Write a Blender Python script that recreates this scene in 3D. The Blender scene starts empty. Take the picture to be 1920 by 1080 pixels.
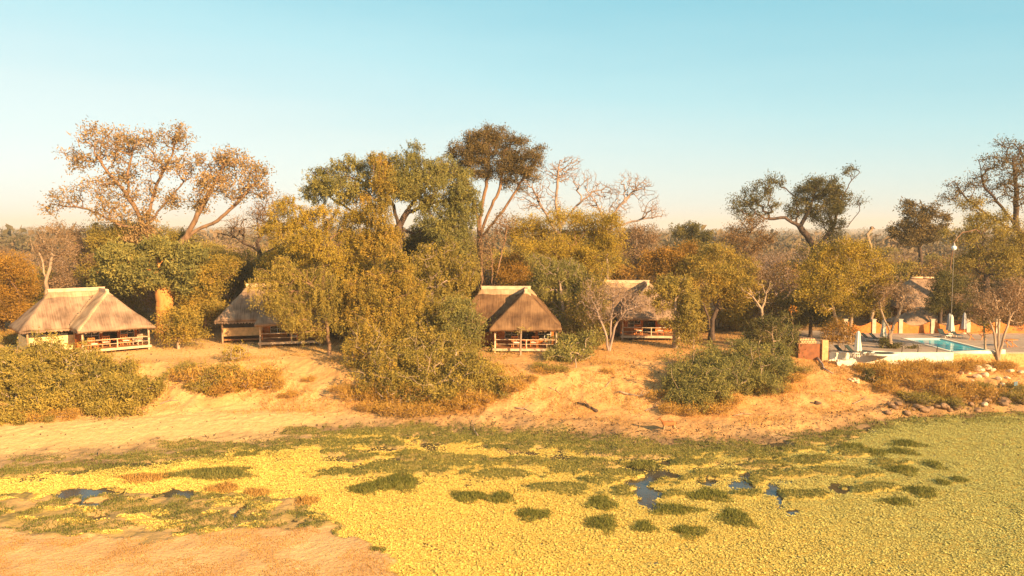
import bpy, math, random
import numpy as np
from mathutils import Vector, Matrix
R = math.radians
SC = bpy.context.scene
COL = SC.collection

# ------------------------------------------------------------------ camera
F = 1480.0; HOR = 432.0; CAMZ = 16.0
PITCH = math.atan((540 - HOR) / F)
SP, CP = math.sin(PITCH), math.cos(PITCH)
cam = bpy.data.cameras.new('camera'); camo = bpy.data.objects.new('camera', cam); COL.objects.link(camo)
cam.sensor_width = 36; cam.lens = 36 * F / 1920; cam.clip_start = 0.5; cam.clip_end = 12000
camo.location = (0, 0, CAMZ); camo.rotation_euler = (math.pi / 2 - PITCH, 0, 0)
SC.camera = camo

# ------------------------------------------------------------------ sky, sun, exposure
SUN_EL = R(21); SUN_AZ = (0.66, -0.75)          # horizontal direction towards the sun
SC.view_settings.view_transform = 'Standard'; SC.view_settings.look = 'None'
SC.view_settings.gamma = 1; SC.view_settings.exposure = 1.38
W = bpy.data.worlds.new('World'); SC.world = W; W.use_nodes = True
wn, wl = W.node_tree.nodes, W.node_tree.links; wn.clear()
sky = wn.new('ShaderNodeTexSky'); sky.sky_type = 'NISHITA'; sky.sun_disc = False
sky.sun_elevation = SUN_EL; sky.sun_rotation = math.atan2(SUN_AZ[0], SUN_AZ[1])
sky.altitude = 0; sky.air_density = 1.0; sky.dust_density = 1.5; sky.ozone_density = 1.0
tc_ = wn.new('ShaderNodeTexCoord'); sx_ = wn.new('ShaderNodeSeparateXYZ'); wl.new(tc_.outputs['Generated'], sx_.inputs[0])
rp = wn.new('ShaderNodeValToRGB'); els = rp.color_ramp.elements
for p_ in (0.3, 0.6, 0.8, 0.9): els.new(p_)
for e_, (p_, c_) in zip(els, ((0.0, (4.9, 5.8, 5.8)), (0.09, (4.1, 5.3, 5.3)), (0.18, (2.7, 4.8, 5.1)), (0.29, (1.5, 3.9, 4.55)), (0.6, (1.7, 2.5, 2.9)), (1.0, (1.7, 2.1, 2.4)))):
    e_.position = p_; e_.color = (*c_, 1)
az = wn.new('ShaderNodeMath'); az.operation = 'MULTIPLY_ADD'; wl.new(sx_.outputs[0], az.inputs[0]); az.inputs[1].default_value = 0.13; wl.new(sx_.outputs[2], az.inputs[2]); 
ns_ = wn.new('ShaderNodeTexNoise'); mp_ = wn.new('ShaderNodeMapping'); mp_.inputs['Scale'].default_value = (2.0, 2.0, 14.0); wl.new(tc_.outputs['Generated'], mp_.inputs[0]); wl.new(mp_.outputs[0], ns_.inputs['Vector']); ns_.inputs['Scale'].default_value = 1.5; ns_.inputs['Detail'].default_value = 4
az2 = wn.new('ShaderNodeMath'); az2.operation = 'MULTIPLY_ADD'; wl.new(ns_.outputs[0], az2.inputs[0]); az2.inputs[1].default_value = 0.05; wl.new(az.outputs[0], az2.inputs[2])
az3 = wn.new('ShaderNodeMath'); az3.operation = 'SUBTRACT'; wl.new(az2.outputs[0], az3.inputs[0]); az3.inputs[1].default_value = 0.025; wl.new(az3.outputs[0], rp.inputs[0])
mul = wn.new('ShaderNodeMix'); mul.data_type = 'RGBA'; mul.blend_type = 'MIX'; mul.inputs[0].default_value = 0.85
wl.new(rp.outputs[0], mul.inputs[7])
bg = wn.new('ShaderNodeBackground'); bg.inputs[1].default_value = 0.07
wo = wn.new('ShaderNodeOutputWorld')
wl.new(sky.outputs[0], mul.inputs[6]); wl.new(mul.outputs[2], bg.inputs[0]); wl.new(bg.outputs[0], wo.inputs[0])
sd = bpy.data.lights.new('sun', 'SUN'); sd.energy = 5.0; sd.angle = R(0.6); sd.color = (1.0, 0.68, 0.34)
so = bpy.data.objects.new('sun', sd); COL.objects.link(so)
n_ = math.hypot(*SUN_AZ); sv = Vector((SUN_AZ[0] / n_ * math.cos(SUN_EL), SUN_AZ[1] / n_ * math.cos(SUN_EL), math.sin(SUN_EL)))
so.rotation_euler = sv.to_track_quat('Z', 'Y').to_euler(); so.location = (60, -60, 60)

# ------------------------------------------------------------------ helpers: view rays to ground points
def ray(px, py):
    x = (px - 960) / F; yc = (540 - py) / F
    return x, CP + yc * SP, -SP + yc * CP
def at(px, py, Y):
    x, y, z = ray(px, py); t = Y / y
    return Vector((x * t, Y, CAMZ + z * t))
def depth_at(px, py, z):
    x, y, dz = ray(px, py); return y * (z - CAMZ) / dz
def onz(px, py, z):
    Y = depth_at(px, py, z); return at(px, py, Y)
def proj(x, y, z=0.0):
    dz = z - CAMZ
    f = y * CP - dz * SP; u = y * SP + dz * CP
    f = np.maximum(f, 1e-3)
    return 960 + F * x / f, 540 - F * u / f

_rt = np.random.RandomState(11).rand(256, 256)
def vn(x, y, s=0):
    x = np.asarray(x, float) + s * 17.31; y = np.asarray(y, float) + s * 9.77
    xi = np.floor(x).astype(int); yi = np.floor(y).astype(int); fx = x - xi; fy = y - yi
    fx = fx * fx * (3 - 2 * fx); fy = fy * fy * (3 - 2 * fy)
    a = _rt[xi & 255, yi & 255]; b = _rt[(xi + 1) & 255, yi & 255]
    c = _rt[xi & 255, (yi + 1) & 255]; d = _rt[(xi + 1) & 255, (yi + 1) & 255]
    return (a * (1 - fx) + b * fx) * (1 - fy) + (c * (1 - fx) + d * fx) * fy
def fbm(x, y, o=4, s=0):
    v = 0; a = 0.5; t = 0
    for i in range(o):
        v = v + a * vn(x * 2 ** i, y * 2 ** i, s + i); t += a; a *= 0.5
    return v / t
def sstep(a, b, x):
    t = np.clip((x - a) / (b - a), 0, 1); return t * t * (3 - 2 * t)

# ------------------------------------------------------------------ materials
MATS = {}
def newmat(name):
    m = bpy.data.materials.new(name); m.use_nodes = True
    n = m.node_tree.nodes; l = m.node_tree.links
    return m, n, l, n['Principled BSDF']
def ramp(n, cols, pos=None):
    r = n.new('ShaderNodeValToRGB'); e = r.color_ramp.elements
    while len(e) < len(cols): e.new(0.5)
    for i, c in enumerate(cols):
        e[i].position = pos[i] if pos else i / (len(cols) - 1)
        e[i].color = (*c, 1)
    return r
def noise(n, l, scale, detail=4, coord='Object', vec=None, sc=None):
    t = n.new('ShaderNodeTexNoise'); t.inputs['Scale'].default_value = scale; t.inputs['Detail'].default_value = detail
    tc = n.new('ShaderNodeTexCoord')
    src = tc.outputs[coord] if vec is None else vec
    if sc:
        mp = n.new('ShaderNodeMapping'); mp.inputs['Scale'].default_value = sc; l.new(src, mp.inputs[0]); src = mp.outputs[0]
    l.new(src, t.inputs['Vector']); return t
def mixc(n, l, fac, a, b):
    m = n.new('ShaderNodeMix'); m.data_type = 'RGBA'
    for sock, v in ((m.inputs[0], fac), (m.inputs[6], a), (m.inputs[7], b)):
        if hasattr(v, 'links') or isinstance(v, bpy.types.NodeSocket): l.new(v, sock)
        elif isinstance(v, (int, float)): sock.default_value = v
        else: sock.default_value = (*v, 1)
    return m.outputs[2]
def mth(n, l, op, a, b=0.0, c=None):
    m = n.new('ShaderNodeMath'); m.operation = op
    for i, v in enumerate((a, b) if c is None else (a, b, c)):
        if isinstance(v, bpy.types.NodeSocket): l.new(v, m.inputs[i])
        else: m.inputs[i].default_value = v
    return m.outputs[0]
def attr(n, name):
    a = n.new('ShaderNodeAttribute'); a.attribute_name = name; return a
def bump(n, l, h, b, strength=0.5, dist=0.05):
    k = n.new('ShaderNodeBump'); k.inputs['Strength'].default_value = strength; k.inputs['Distance'].default_value = dist
    l.new(h, k.inputs['Height']); l.new(k.outputs[0], b.inputs['Normal'])

def foliage(name, cols, trans=0.2, nscale=0.35):
    m, n, l, b = newmat(name)
    a = attr(n, 'rnd'); t = noise(n, l, nscale, 3)
    nz = mth(n, l, 'MULTIPLY_ADD', t.outputs[0], 1.7, -0.55)
    f = mth(n, l, 'MULTIPLY_ADD', a.outputs['Fac'], 0.5, mth(n, l, 'MULTIPLY', nz, 0.55))
    r = ramp(n, cols); l.new(f, r.inputs[0])
    l.new(r.outputs[0], b.inputs['Base Color']); b.inputs['Roughness'].default_value = 0.65
    b.inputs['Specular IOR Level'].default_value = 0.25
    tr = n.new('ShaderNodeBsdfTranslucent'); l.new(r.outputs[0], tr.inputs[0])
    mx = n.new('ShaderNodeMixShader'); mx.inputs[0].default_value = trans
    l.new(b.outputs[0], mx.inputs[1]); l.new(tr.outputs[0], mx.inputs[2]); l.new(mx.outputs[0], n['Material Output'].inputs[0])
    MATS[name] = m; return m
foliage('leaf_green', [(0.085, 0.088, 0.026), (0.19, 0.17, 0.045), (0.34, 0.27, 0.06), (0.54, 0.38, 0.075)])
foliage('leaf_dark', [(0.05, 0.05, 0.015), (0.11, 0.095, 0.022), (0.2, 0.15, 0.035), (0.33, 0.21, 0.045)])
foliage('leaf_olive', [(0.12, 0.10, 0.022), (0.26, 0.195, 0.036), (0.43, 0.295, 0.05), (0.6, 0.39, 0.075)])
foliage('leaf_yellow', [(0.14, 0.11, 0.015), (0.32, 0.22, 0.025), (0.5, 0.33, 0.035), (0.62, 0.41, 0.05)])
foliage('leaf_orange', [(0.12, 0.07, 0.015), (0.28, 0.15, 0.022), (0.44, 0.22, 0.03), (0.55, 0.30, 0.05)])
foliage('leaf_vine', [(0.13, 0.11, 0.02), (0.28, 0.20, 0.032), (0.48, 0.29, 0.038), (0.66, 0.34, 0.04)], nscale=0.5)
foliage('leaf_brown', [(0.10, 0.055, 0.022), (0.21, 0.115, 0.038), (0.34, 0.19, 0.065), (0.45, 0.26, 0.09)])
foliage('leaf_umbrella', [(0.07, 0.045, 0.018), (0.14, 0.095, 0.03), (0.24, 0.155, 0.045), (0.34, 0.21, 0.065)])
foliage('leaf_pink', [(0.10, 0.085, 0.04), (0.26, 0.16, 0.08), (0.38, 0.22, 0.11), (0.50, 0.32, 0.17)])
foliage('leaf_airy', [(0.12, 0.095, 0.035), (0.3, 0.19, 0.065), (0.48, 0.29, 0.12), (0.58, 0.37, 0.18)], nscale=0.3)
foliage('leaf_blossom', [(0.6, 0.22, 0.02), (0.75, 0.33, 0.04)])
foliage('grass_dry', [(0.3, 0.15, 0.03), (0.52, 0.29, 0.07), (0.7, 0.42, 0.12)], nscale=0.3)
foliage('grass_marsh', [(0.08, 0.085, 0.02), (0.17, 0.165, 0.034), (0.29, 0.24, 0.055), (0.45, 0.32, 0.09)], nscale=0.25)
foliage('grass_green', [(0.08, 0.09, 0.015), (0.19, 0.18, 0.03), (0.34, 0.28, 0.06)])
foliage('shrub_dry', [(0.30, 0.16, 0.035), (0.52, 0.29, 0.05), (0.74, 0.44, 0.09)], nscale=0.3)
foliage('debris', [(0.05, 0.03, 0.02), (0.16, 0.1, 0.05), (0.3, 0.18, 0.09)])

def bark(name, c1, c2):
    m, n, l, b = newmat(name)
    t = noise(n, l, 3.0, 5, sc=(1, 1, 0.25)); r = ramp(n, [c1, c2], [0.35, 0.7]); l.new(t.outputs[0], r.inputs[0])
    l.new(r.outputs[0], b.inputs['Base Color']); b.inputs['Roughness'].default_value = 0.9
    t2 = noise(n, l, 14, 3, sc=(1, 1, 0.2)); bump(n, l, t2.outputs[0], b, 0.6, 0.03); MATS[name] = m
bark('bark_dark', (0.05, 0.03, 0.02), (0.14, 0.08, 0.05))
bark('bark_brown', (0.14, 0.07, 0.035), (0.3, 0.17, 0.09))
bark('bark_pale', (0.26, 0.17, 0.11), (0.45, 0.31, 0.2))
bark('bark_grey', (0.24, 0.16, 0.12), (0.42, 0.29, 0.22))
bark('bark_orange', (0.5, 0.19, 0.045), (0.72, 0.32, 0.09))

def plain(name, c, rough=0.8, var=0.25, scale=3.0, bm=0.2, metal=0):
    m, n, l, b = newmat(name)
    t = noise(n, l, scale, 5); r = ramp(n, [tuple(x * (1 - var) for x in c), tuple(min(1, x * (1 + var)) for x in c)], [0.3, 0.7])
    l.new(t.outputs[0], r.inputs[0]); l.new(r.outputs[0], b.inputs['Base Color']); b.inputs['Roughness'].default_value = rough
    b.inputs['Metallic'].default_value = metal
    if bm: t2 = noise(n, l, scale * 6, 4); bump(n, l, t2.outputs[0], b, bm, 0.02)
    MATS[name] = m
plain('plaster_cream', (0.72, 0.52, 0.24)); plain('plaster_tan', (0.6, 0.36, 0.15)); plain('plaster_white', (0.8, 0.72, 0.56), var=0.12)
plain('wall_orange', (0.58, 0.165, 0.022)); plain('wall_brown', (0.24, 0.08, 0.025)); plain('wood_orange', (0.66, 0.22, 0.04), rough=0.5)
plain('wood_red', (0.55, 0.13, 0.03), rough=0.5); plain('wood_dark', (0.05, 0.03, 0.02)); plain('wood_pale', (0.58, 0.4, 0.25)); plain('wood_post', (0.4, 0.24, 0.13))
plain('cushion', (0.75, 0.66, 0.52), var=0.08); plain('canvas', (0.78, 0.7, 0.55), var=0.08); plain('canvas_grey', (0.34, 0.33, 0.33), var=0.1)
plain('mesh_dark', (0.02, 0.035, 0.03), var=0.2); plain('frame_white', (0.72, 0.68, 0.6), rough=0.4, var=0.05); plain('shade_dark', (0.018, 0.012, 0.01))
plain('pole_grey', (0.2, 0.17, 0.14), rough=0.4); plain('pillar_pale', (0.55, 0.42, 0.3), var=0.2); plain('stone_white', (0.72, 0.5, 0.3), scale=2.0, bm=0.5); plain('stone_brown', (0.25, 0.14, 0.07), scale=2.0, bm=0.5)
plain('mortar', (0.6, 0.4, 0.25), scale=2.0); plain('deck_boards', (0.36, 0.14, 0.05)); plain('rock_edge', (0.5, 0.36, 0.24), bm=0.5)
plain('canvas_blue', (0.1, 0.16, 0.2)); plain('log_end', (0.62, 0.36, 0.18))
def paving():
    m, n, l, b = newmat('paving')
    t = noise(n, l, 0.6, 5); r = ramp(n, [(0.34, 0.24, 0.17), (0.52, 0.38, 0.27)], [0.3, 0.7]); l.new(t.outputs[0], r.inputs[0])
    br = n.new('ShaderNodeTexBrick'); br.inputs['Scale'].default_value = 1.0; br.inputs['Mortar Size'].default_value = 0.015
    br.inputs['Color1'].default_value = (1, 1, 1, 1); br.inputs['Color2'].default_value = (0.88, 0.88, 0.88, 1); br.inputs['Mortar'].default_value = (0.6, 0.6, 0.6, 1)
    tc = n.new('ShaderNodeTexCoord'); l.new(tc.outputs['Object'], br.inputs[0])
    mm = n.new('ShaderNodeMix'); mm.data_type = 'RGBA'; mm.blend_type = 'MULTIPLY'; mm.inputs[0].default_value = 1
    l.new(r.outputs[0], mm.inputs[6]); l.new(br.outputs[0], mm.inputs[7]); l.new(mm.outputs[2], b.inputs['Base Color'])
    b.inputs['Roughness'].default_value = 0.85; MATS['paving'] = m
paving()
def glassy(name, c, rough=0.05):
    m, n, l, b = newmat(name); b.inputs['Base Color'].default_value = (*c, 1); b.inputs['Roughness'].default_value = rough; MATS[name] = m
glassy('glass_dark', (0.02, 0.015, 0.012), 0.15); glassy('globe', (0.82, 0.84, 0.82), 0.15)
def water_mat(name, c1, c2, rough, bs, scale):
    m, n, l, b = newmat(name); t = noise(n, l, 0.5, 3); r = ramp(n, [c1, c2], [0.3, 0.7]); l.new(t.outputs[0], r.inputs[0])
    l.new(r.outputs[0], b.inputs['Base Color']); b.inputs['Roughness'].default_value = rough
    t2 = noise(n, l, scale, 3); bump(n, l, t2.outputs[0], b, bs, 0.02); MATS[name] = m
    if name == 'pool_water': b.inputs['IOR'].default_value = 1.12
water_mat('pool_water', (0.03, 0.36, 0.46), (0.07, 0.50, 0.58), 0.08, 0.5, 3.0)
water_mat('swamp_water', (0.05, 0.045, 0.03), (0.08, 0.06, 0.04), 0.06, 0.08, 4.0)

def thatch(name, c1, c2, c3):
    m, n, l, b = newmat(name)
    a = attr(n, 'flow')                    # (along the eave, up the slope, 0)
    t = noise(n, l, 1.0, 6, vec=a.outputs['Vector'], sc=(9, 0.9, 1)); t2 = noise(n, l, 0.7, 4)
    f = mth(n, l, 'MULTIPLY_ADD', t.outputs[0], 0.6, mth(n, l, 'MULTIPLY_ADD', t2.outputs[0], 1.0, -0.18))
    r = ramp(n, [c1, c2, c3], [0.4, 0.6, 0.8]); l.new(f, r.inputs[0])
    l.new(r.outputs[0], b.inputs['Base Color']); b.inputs['Roughness'].default_value = 0.95; b.inputs['Specular IOR Level'].default_value = 0.1
    t3 = noise(n, l, 1.0, 4, vec=a.outputs['Vector'], sc=(22, 3.0, 1)); bump(n, l, t3.outputs[0], b, 0.55, 0.05); MATS[name] = m
thatch('thatch', (0.14, 0.085, 0.055), (0.27, 0.17, 0.11), (0.40, 0.26, 0.165))
thatch('thatch_brown', (0.08, 0.04, 0.022), (0.17, 0.09, 0.045), (0.28, 0.155, 0.075))
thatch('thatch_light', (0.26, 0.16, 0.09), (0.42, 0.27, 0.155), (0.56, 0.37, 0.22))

# ------------------------------------------------------------------ object helpers
def tag(o, label=None, cat=None, group=None, kind=None):
    if label: o['label'] = label
    if cat: o['category'] = cat
    if group: o['group'] = group
    if kind: o['kind'] = kind
    return o
def empty(name, loc, rz=0.0):
    o = bpy.data.objects.new(name, None); COL.objects.link(o); o.location = loc; o.rotation_euler = (0, 0, rz); o.empty_display_size = 0.3
    return o
def mesh_np(name, V, Fq, mat, parent=None, rnd=None, smooth=False, tris=None):
    """V (n,3); Fq (m,4) quads; tris (k,3)"""
    me = bpy.data.meshes.new(name); V = np.asarray(V, np.float32)
    nq = 0 if Fq is None else len(Fq); nt = 0 if tris is None else len(tris)
    me.vertices.add(len(V)); me.vertices.foreach_set('co', V.ravel())
    li = []
    if nq: li.append(np.asarray(Fq, np.int32).ravel())
    if nt: li.append(np.asarray(tris, np.int32).ravel())
    li = np.concatenate(li); me.loops.add(len(li)); me.loops.foreach_set('vertex_index', li)
    ls = np.concatenate([np.arange(nq) * 4, nq * 4 + np.arange(nt) * 3]).astype(np.int32)
    me.polygons.add(nq + nt); me.polygons.foreach_set('loop_start', ls)
    me.polygons.foreach_set('loop_total', np.concatenate([np.full(nq, 4), np.full(nt, 3)]).astype(np.int32))
    me.polygons.foreach_set('use_smooth', np.full(nq + nt, bool(smooth)))
    me.update(calc_edges=True)
    if rnd is not None:
        a = me.attributes.new('rnd', 'FLOAT', 'FACE'); a.data.foreach_set('value', np.asarray(rnd, np.float32))
    me.materials.append(MATS[mat] if isinstance(mat, str) else mat)
    o = bpy.data.objects.new(name, me); COL.objects.link(o)
    if parent: o.parent = parent
    return o

class MB:
    """collects boxes, bars, lathes and blobs, linked as ONE mesh"""
    def __init__(s): s.v = []; s.q = []; s.t = []; s.n = 0
    def add(s, V, Q=(), T=()):
        s.v.append(np.asarray(V, float)); k = s.n
        s.q += [tuple(i + k for i in f) for f in Q]; s.t += [tuple(i + k for i in f) for f in T]; s.n += len(V); return s
    def box(s, x0, x1, y0, y1, z0, z1, rz=0, c=(0, 0)):
        V = np.array([(x, y, z) for z in (z0, z1) for y in (y0, y1) for x in (x0, x1)], float)
        if rz:
            C, S = math.cos(rz), math.sin(rz); X = V[:, 0] - c[0]; Y = V[:, 1] - c[1]
            V[:, 0] = c[0] + C * X - S * Y; V[:, 1] = c[1] + S * X + C * Y
        return s.add(V, [(0, 2, 3, 1), (4, 5, 7, 6), (0, 1, 5, 4), (2, 6, 7, 3), (0, 4, 6, 2), (1, 3, 7, 5)])
    def bar(s, a, b, r0, r1=None, n=7):
        r1 = r0 if r1 is None else r1
        a = Vector(a); b = Vector(b); d = (b - a).normalized(); u = d.orthogonal().normalized(); w = d.cross(u)
        V = [tuple(p + (u * math.cos(2 * math.pi * i / n) + w * math.sin(2 * math.pi * i / n)) * r) for p, r in ((a, r0), (b, r1)) for i in range(n)]
        V += [tuple(a), tuple(b)]
        Q = [(i, (i + 1) % n, n + (i + 1) % n, n + i) for i in range(n)]
        T = [(2 * n, (i + 1) % n, i) for i in range(n)] + [(2 * n + 1, n + i, n + (i + 1) % n) for i in range(n)]
        return s.add(V, Q, T)
    def path(s, pts, rs, n=7):
        for i in range(len(pts) - 1): s.bar(pts[i], pts[i + 1], rs[i], rs[i + 1], n)
        return s
    def lathe(s, prof, n=16, c=(0, 0, 0), pleat=0, pk=6):
        V = []
        for r, z in prof:
            for i in range(n):
                a = 2 * math.pi * i / n; rr = r * (1 + pleat * math.cos(a * pk)); V.append((c[0] + rr * math.cos(a), c[1] + rr * math.sin(a), c[2] + z))
        Q = [(j * n + i, j * n + (i + 1) % n, (j + 1) * n + (i + 1) % n, (j + 1) * n + i) for j in range(len(prof) - 1) for i in range(n)]
        k = len(V); V += [(c[0], c[1], c[2] + prof[0][1]), (c[0], c[1], c[2] + prof[-1][1])]; m = (len(prof) - 1) * n
        T = [(k, (i + 1) % n, i) for i in range(n)] + [(k + 1, m + i, m + (i + 1) % n) for i in range(n)]
        return s.add(V, Q, T)
    def quad(s, a, b, c, d): return s.add([a, b, c, d], [(0, 1, 2, 3)])
    def build(s, name, mat, parent=None, smooth=False):
        return mesh_np(name, np.concatenate(s.v), s.q, mat, parent, smooth=smooth, tris=s.t if s.t else None)

# ------------------------------------------------------------------ terrain
PXC = np.array([-400, 0, 150, 300, 500, 640, 800, 950, 1100, 1250, 1400, 1550, 1650, 1750, 1900, 2300.])
SHO = np.array([868, 866, 860, 848, 832, 803, 800, 806, 818, 828, 828, 812, 790, 780, 772, 770.])
TOE = np.array([800, 792, 785, 775, 772, 772, 775, 780, 785, 795, 795, 785, 768, 764, 760, 758.])
TOP = np.array([700, 694, 686, 677, 676, 678, 686, 690, 682, 676, 680, 688, 692, 693, 693, 690.])
ZT = np.array([3.5, 3.5, 3.5, 3.5, 3.5, 3.5, 3.5, 3.5, 3.5, 3.5, 3.4, 2.9, 2.45, 2.4, 2.4, 2.4])
def dz(py, z): return np.array([depth_at(960, p, zz) for p, zz in zip(py, np.broadcast_to(z, len(py)))])
D_SHO, D_TOE, D_TOP = dz(SHO, 0.1), dz(TOE, 0.7), dz(TOP, ZT)
POOL = (44.5, 48.5, 78.9, 88.6)       # x0 x1 y0 y1
DECKZ = 3.78
OPEN_WATER = [(1205, 880, 38, 6), (1240, 893, 30, 7), (1205, 905, 28, 9), (1212, 930, 14, 22), (1390, 912, 13, 9), (1400, 893, 14, 5), (1448, 920, 18, 9), (1458, 940, 7, 12),
              (1575, 917, 16, 7), (175, 925, 50, 7), (150, 932, 40, 6), (185, 975, 18, 7), (447, 960, 8, 14), (160, 950, 26, 6), (1490, 962, 16, 4), (1330, 905, 20, 5), (330, 925, 30, 8), (1240, 868, 20, 4)]
GREEN = [(690, 812, 80, 11), (790, 808, 70, 9), (640, 832, 60, 9), (720, 833, 50, 8), (870, 822, 90, 12), (960, 838, 60, 10), (1020, 822, 70, 14), (1100, 838, 70, 13), (1200, 848, 90, 14),
         (1160, 830, 60, 8), (640, 848, 50, 7), (780, 855, 50, 8), (680, 860, 40, 8), (860, 868, 90, 14), (760, 880, 90, 13), (640, 888, 55, 9), (940, 893, 80, 12), (1000, 868, 50, 12), (1080, 880, 50, 12),
         (1100, 872, 60, 9), (1160, 890, 40, 8), (1050, 920, 60, 12), (1130, 905, 40, 9), (1180, 925, 45, 10), (1240, 905, 35, 8), (1260, 930, 35, 9),
         (1290, 850, 60, 12), (1360, 842, 70, 12), (1300, 870, 50, 9), (1420, 855, 60, 10), (1500, 842, 50, 8), (1440, 872, 50, 8), (1530, 828, 50, 8), (1580, 815, 40, 7), (1530, 865, 45, 8), (1470, 890, 45, 8),
         (1370, 890, 35, 8), (1320, 895, 40, 9), (1550, 885, 40, 8), (1610, 892, 35, 9), (1500, 930, 55, 10), (1420, 905, 25, 9), (1400, 930, 18, 6), (1640, 920, 40, 10), (1590, 850, 40, 6), (1660, 870, 30, 6),
         (580, 815, 60, 7), (560, 835, 40, 6), (350, 838, 60, 7), (430, 840, 60, 7), (520, 845, 40, 5), (0, 886, 90, 7), (110, 880, 50, 5), (250, 862, 60, 6), (330, 855, 40, 4)]
TUSS = [(683, 917, 27, 11, 'low', 0), (745, 905, 42, 18, 'wide', 0), (880, 932, 34, 10, '', 0), (940, 935, 26, 11, '', 0), (1000, 966, 32, 11, '', 0), (1130, 983, 29, 15, '', 0), (1128, 945, 28, 13, '', 0),
        (1210, 990, 21, 11, '', 0), (1380, 973, 30, 17, '', 0), (1295, 998, 32, 11, '', 0), (1265, 957, 45, 10, '', 0), (1330, 930, 42, 11, '', 0), (1700, 833, 30, 6, '', 0), (1688, 848, 30, 6, '', 0),
        (1600, 840, 30, 7, '', 0), (1640, 850, 26, 6, '', 0), (1690, 882, 32, 8, '', 0), (1728, 923, 28, 10, '', 0), (1683, 942, 28, 7, '', 0), (1752, 873, 15, 8, '', 0), (1768, 906, 12, 5, '', 0), (1800, 901, 13, 5, '', 0),
        (400, 889, 78, 11, '', 1), (270, 897, 45, 8, '', 1), (418, 917, 30, 9, '', 1), (478, 926, 24, 9, '', 1), (573, 941, 22, 9, '', 1), (372, 850, 26, 5, '', 1), (460, 853, 22, 4, '', 1), (1205, 873, 32, 9, '', 1), (705, 1035, 16, 6, '', 0)]
MUDPOLY = [(-2500, 1015), (0, 1003), (300, 1018), (450, 1000), (600, 992), (660, 1012), (715, 1022), (748, 1050), (742, 1090), (735, 1130), (600, 1400), (-2500, 1400)]
MIXPOLY = [(-2500, 945), (0, 935), (220, 922), (330, 930), (520, 935), (560, 940), (600, 965), (640, 995), (640, 1020), (-2500, 1040)]
def inpoly(px, py, P):
    r = np.zeros(px.shape, bool); n = len(P)
    for i in range(n):
        x0, y0 = P[i]; x1, y1 = P[(i + 1) % n]
        if y0 == y1: continue
        c = ((py < y0) != (py < y1)) & (px < (x1 - x0) * (py - y0) / (y1 - y0) + x0); r ^= c
    return r
def ell(px, py, L, wob=0.35):
    m = np.full(px.shape, -9.0)
    for e in L:
        d = 1 - np.sqrt(((px - e[0]) / e[2]) ** 2 + ((py - e[1]) / e[3]) ** 2); m = np.maximum(m, d)
    return m
def zones(x, y):
    """0..1 weights on the marsh plain: open water, green tussock, bare mud, mixed mud, floating plants"""
    px, py = proj(x, y, 0.0)
    n1 = fbm(x * 0.8, y * 0.8, 4, 3) - 0.5; n2 = fbm(x * 3, y * 3, 2, 8) - 0.5
    wx = px + n1 * 90 + n2 * 25; wy = py + (fbm(x * 0.8, y * 0.8, 4, 31) - 0.5) * 26 + n2 * 9
    ow = sstep(-0.25, 0.0, ell(px + n1 * 50 + n2 * 20, py + n1 * 16 + n2 * 8, OPEN_WATER))
    gr = sstep(-0.08, 0.2, ell(px + n1 * 80 + n2 * 45, py + (fbm(x * 0.8, y * 0.8, 4, 31) - 0.5) * 12 + n2 * 5, GREEN))
    mud = inpoly(wx, wy, MUDPOLY).astype(float); mix = inpoly(wx, wy, MIXPOLY).astype(float) * (1 - mud)
    shore = np.interp(px, PXC, SHO)
    # upper edge of the floating plants: ragged, deeper on the left and centre
    edge = np.interp(px, [-400, 0, 200, 420, 500, 640, 900, 1200, 1450, 1560, 1620, 1700, 2300], [905, 897, 882, 848, 842, 812, 818, 845, 850, 830, 812, 786, 772])
    inb = sstep(-6, 8, py - edge + n1 * 36 + n2 * 10)
    patch = np.interp(px, [-400, 480, 640, 1500, 1650, 2300], [0, 0, 1, 1, 0, 0]) * sstep(925, 850, py)
    hole = patch * sstep(0.50, 0.58, fbm(px * 0.02, py * 0.10, 3, 5)) * 0.85
    pl = inb * (1 - hole) * (1 - mud) * (1 - mix * sstep(0.28, 0.4, fbm(x * 0.7, y * 1.4, 3, 77))) * (1 - ow)
    return ow, gr, mud, mix, np.clip(pl, 0, 1)
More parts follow.
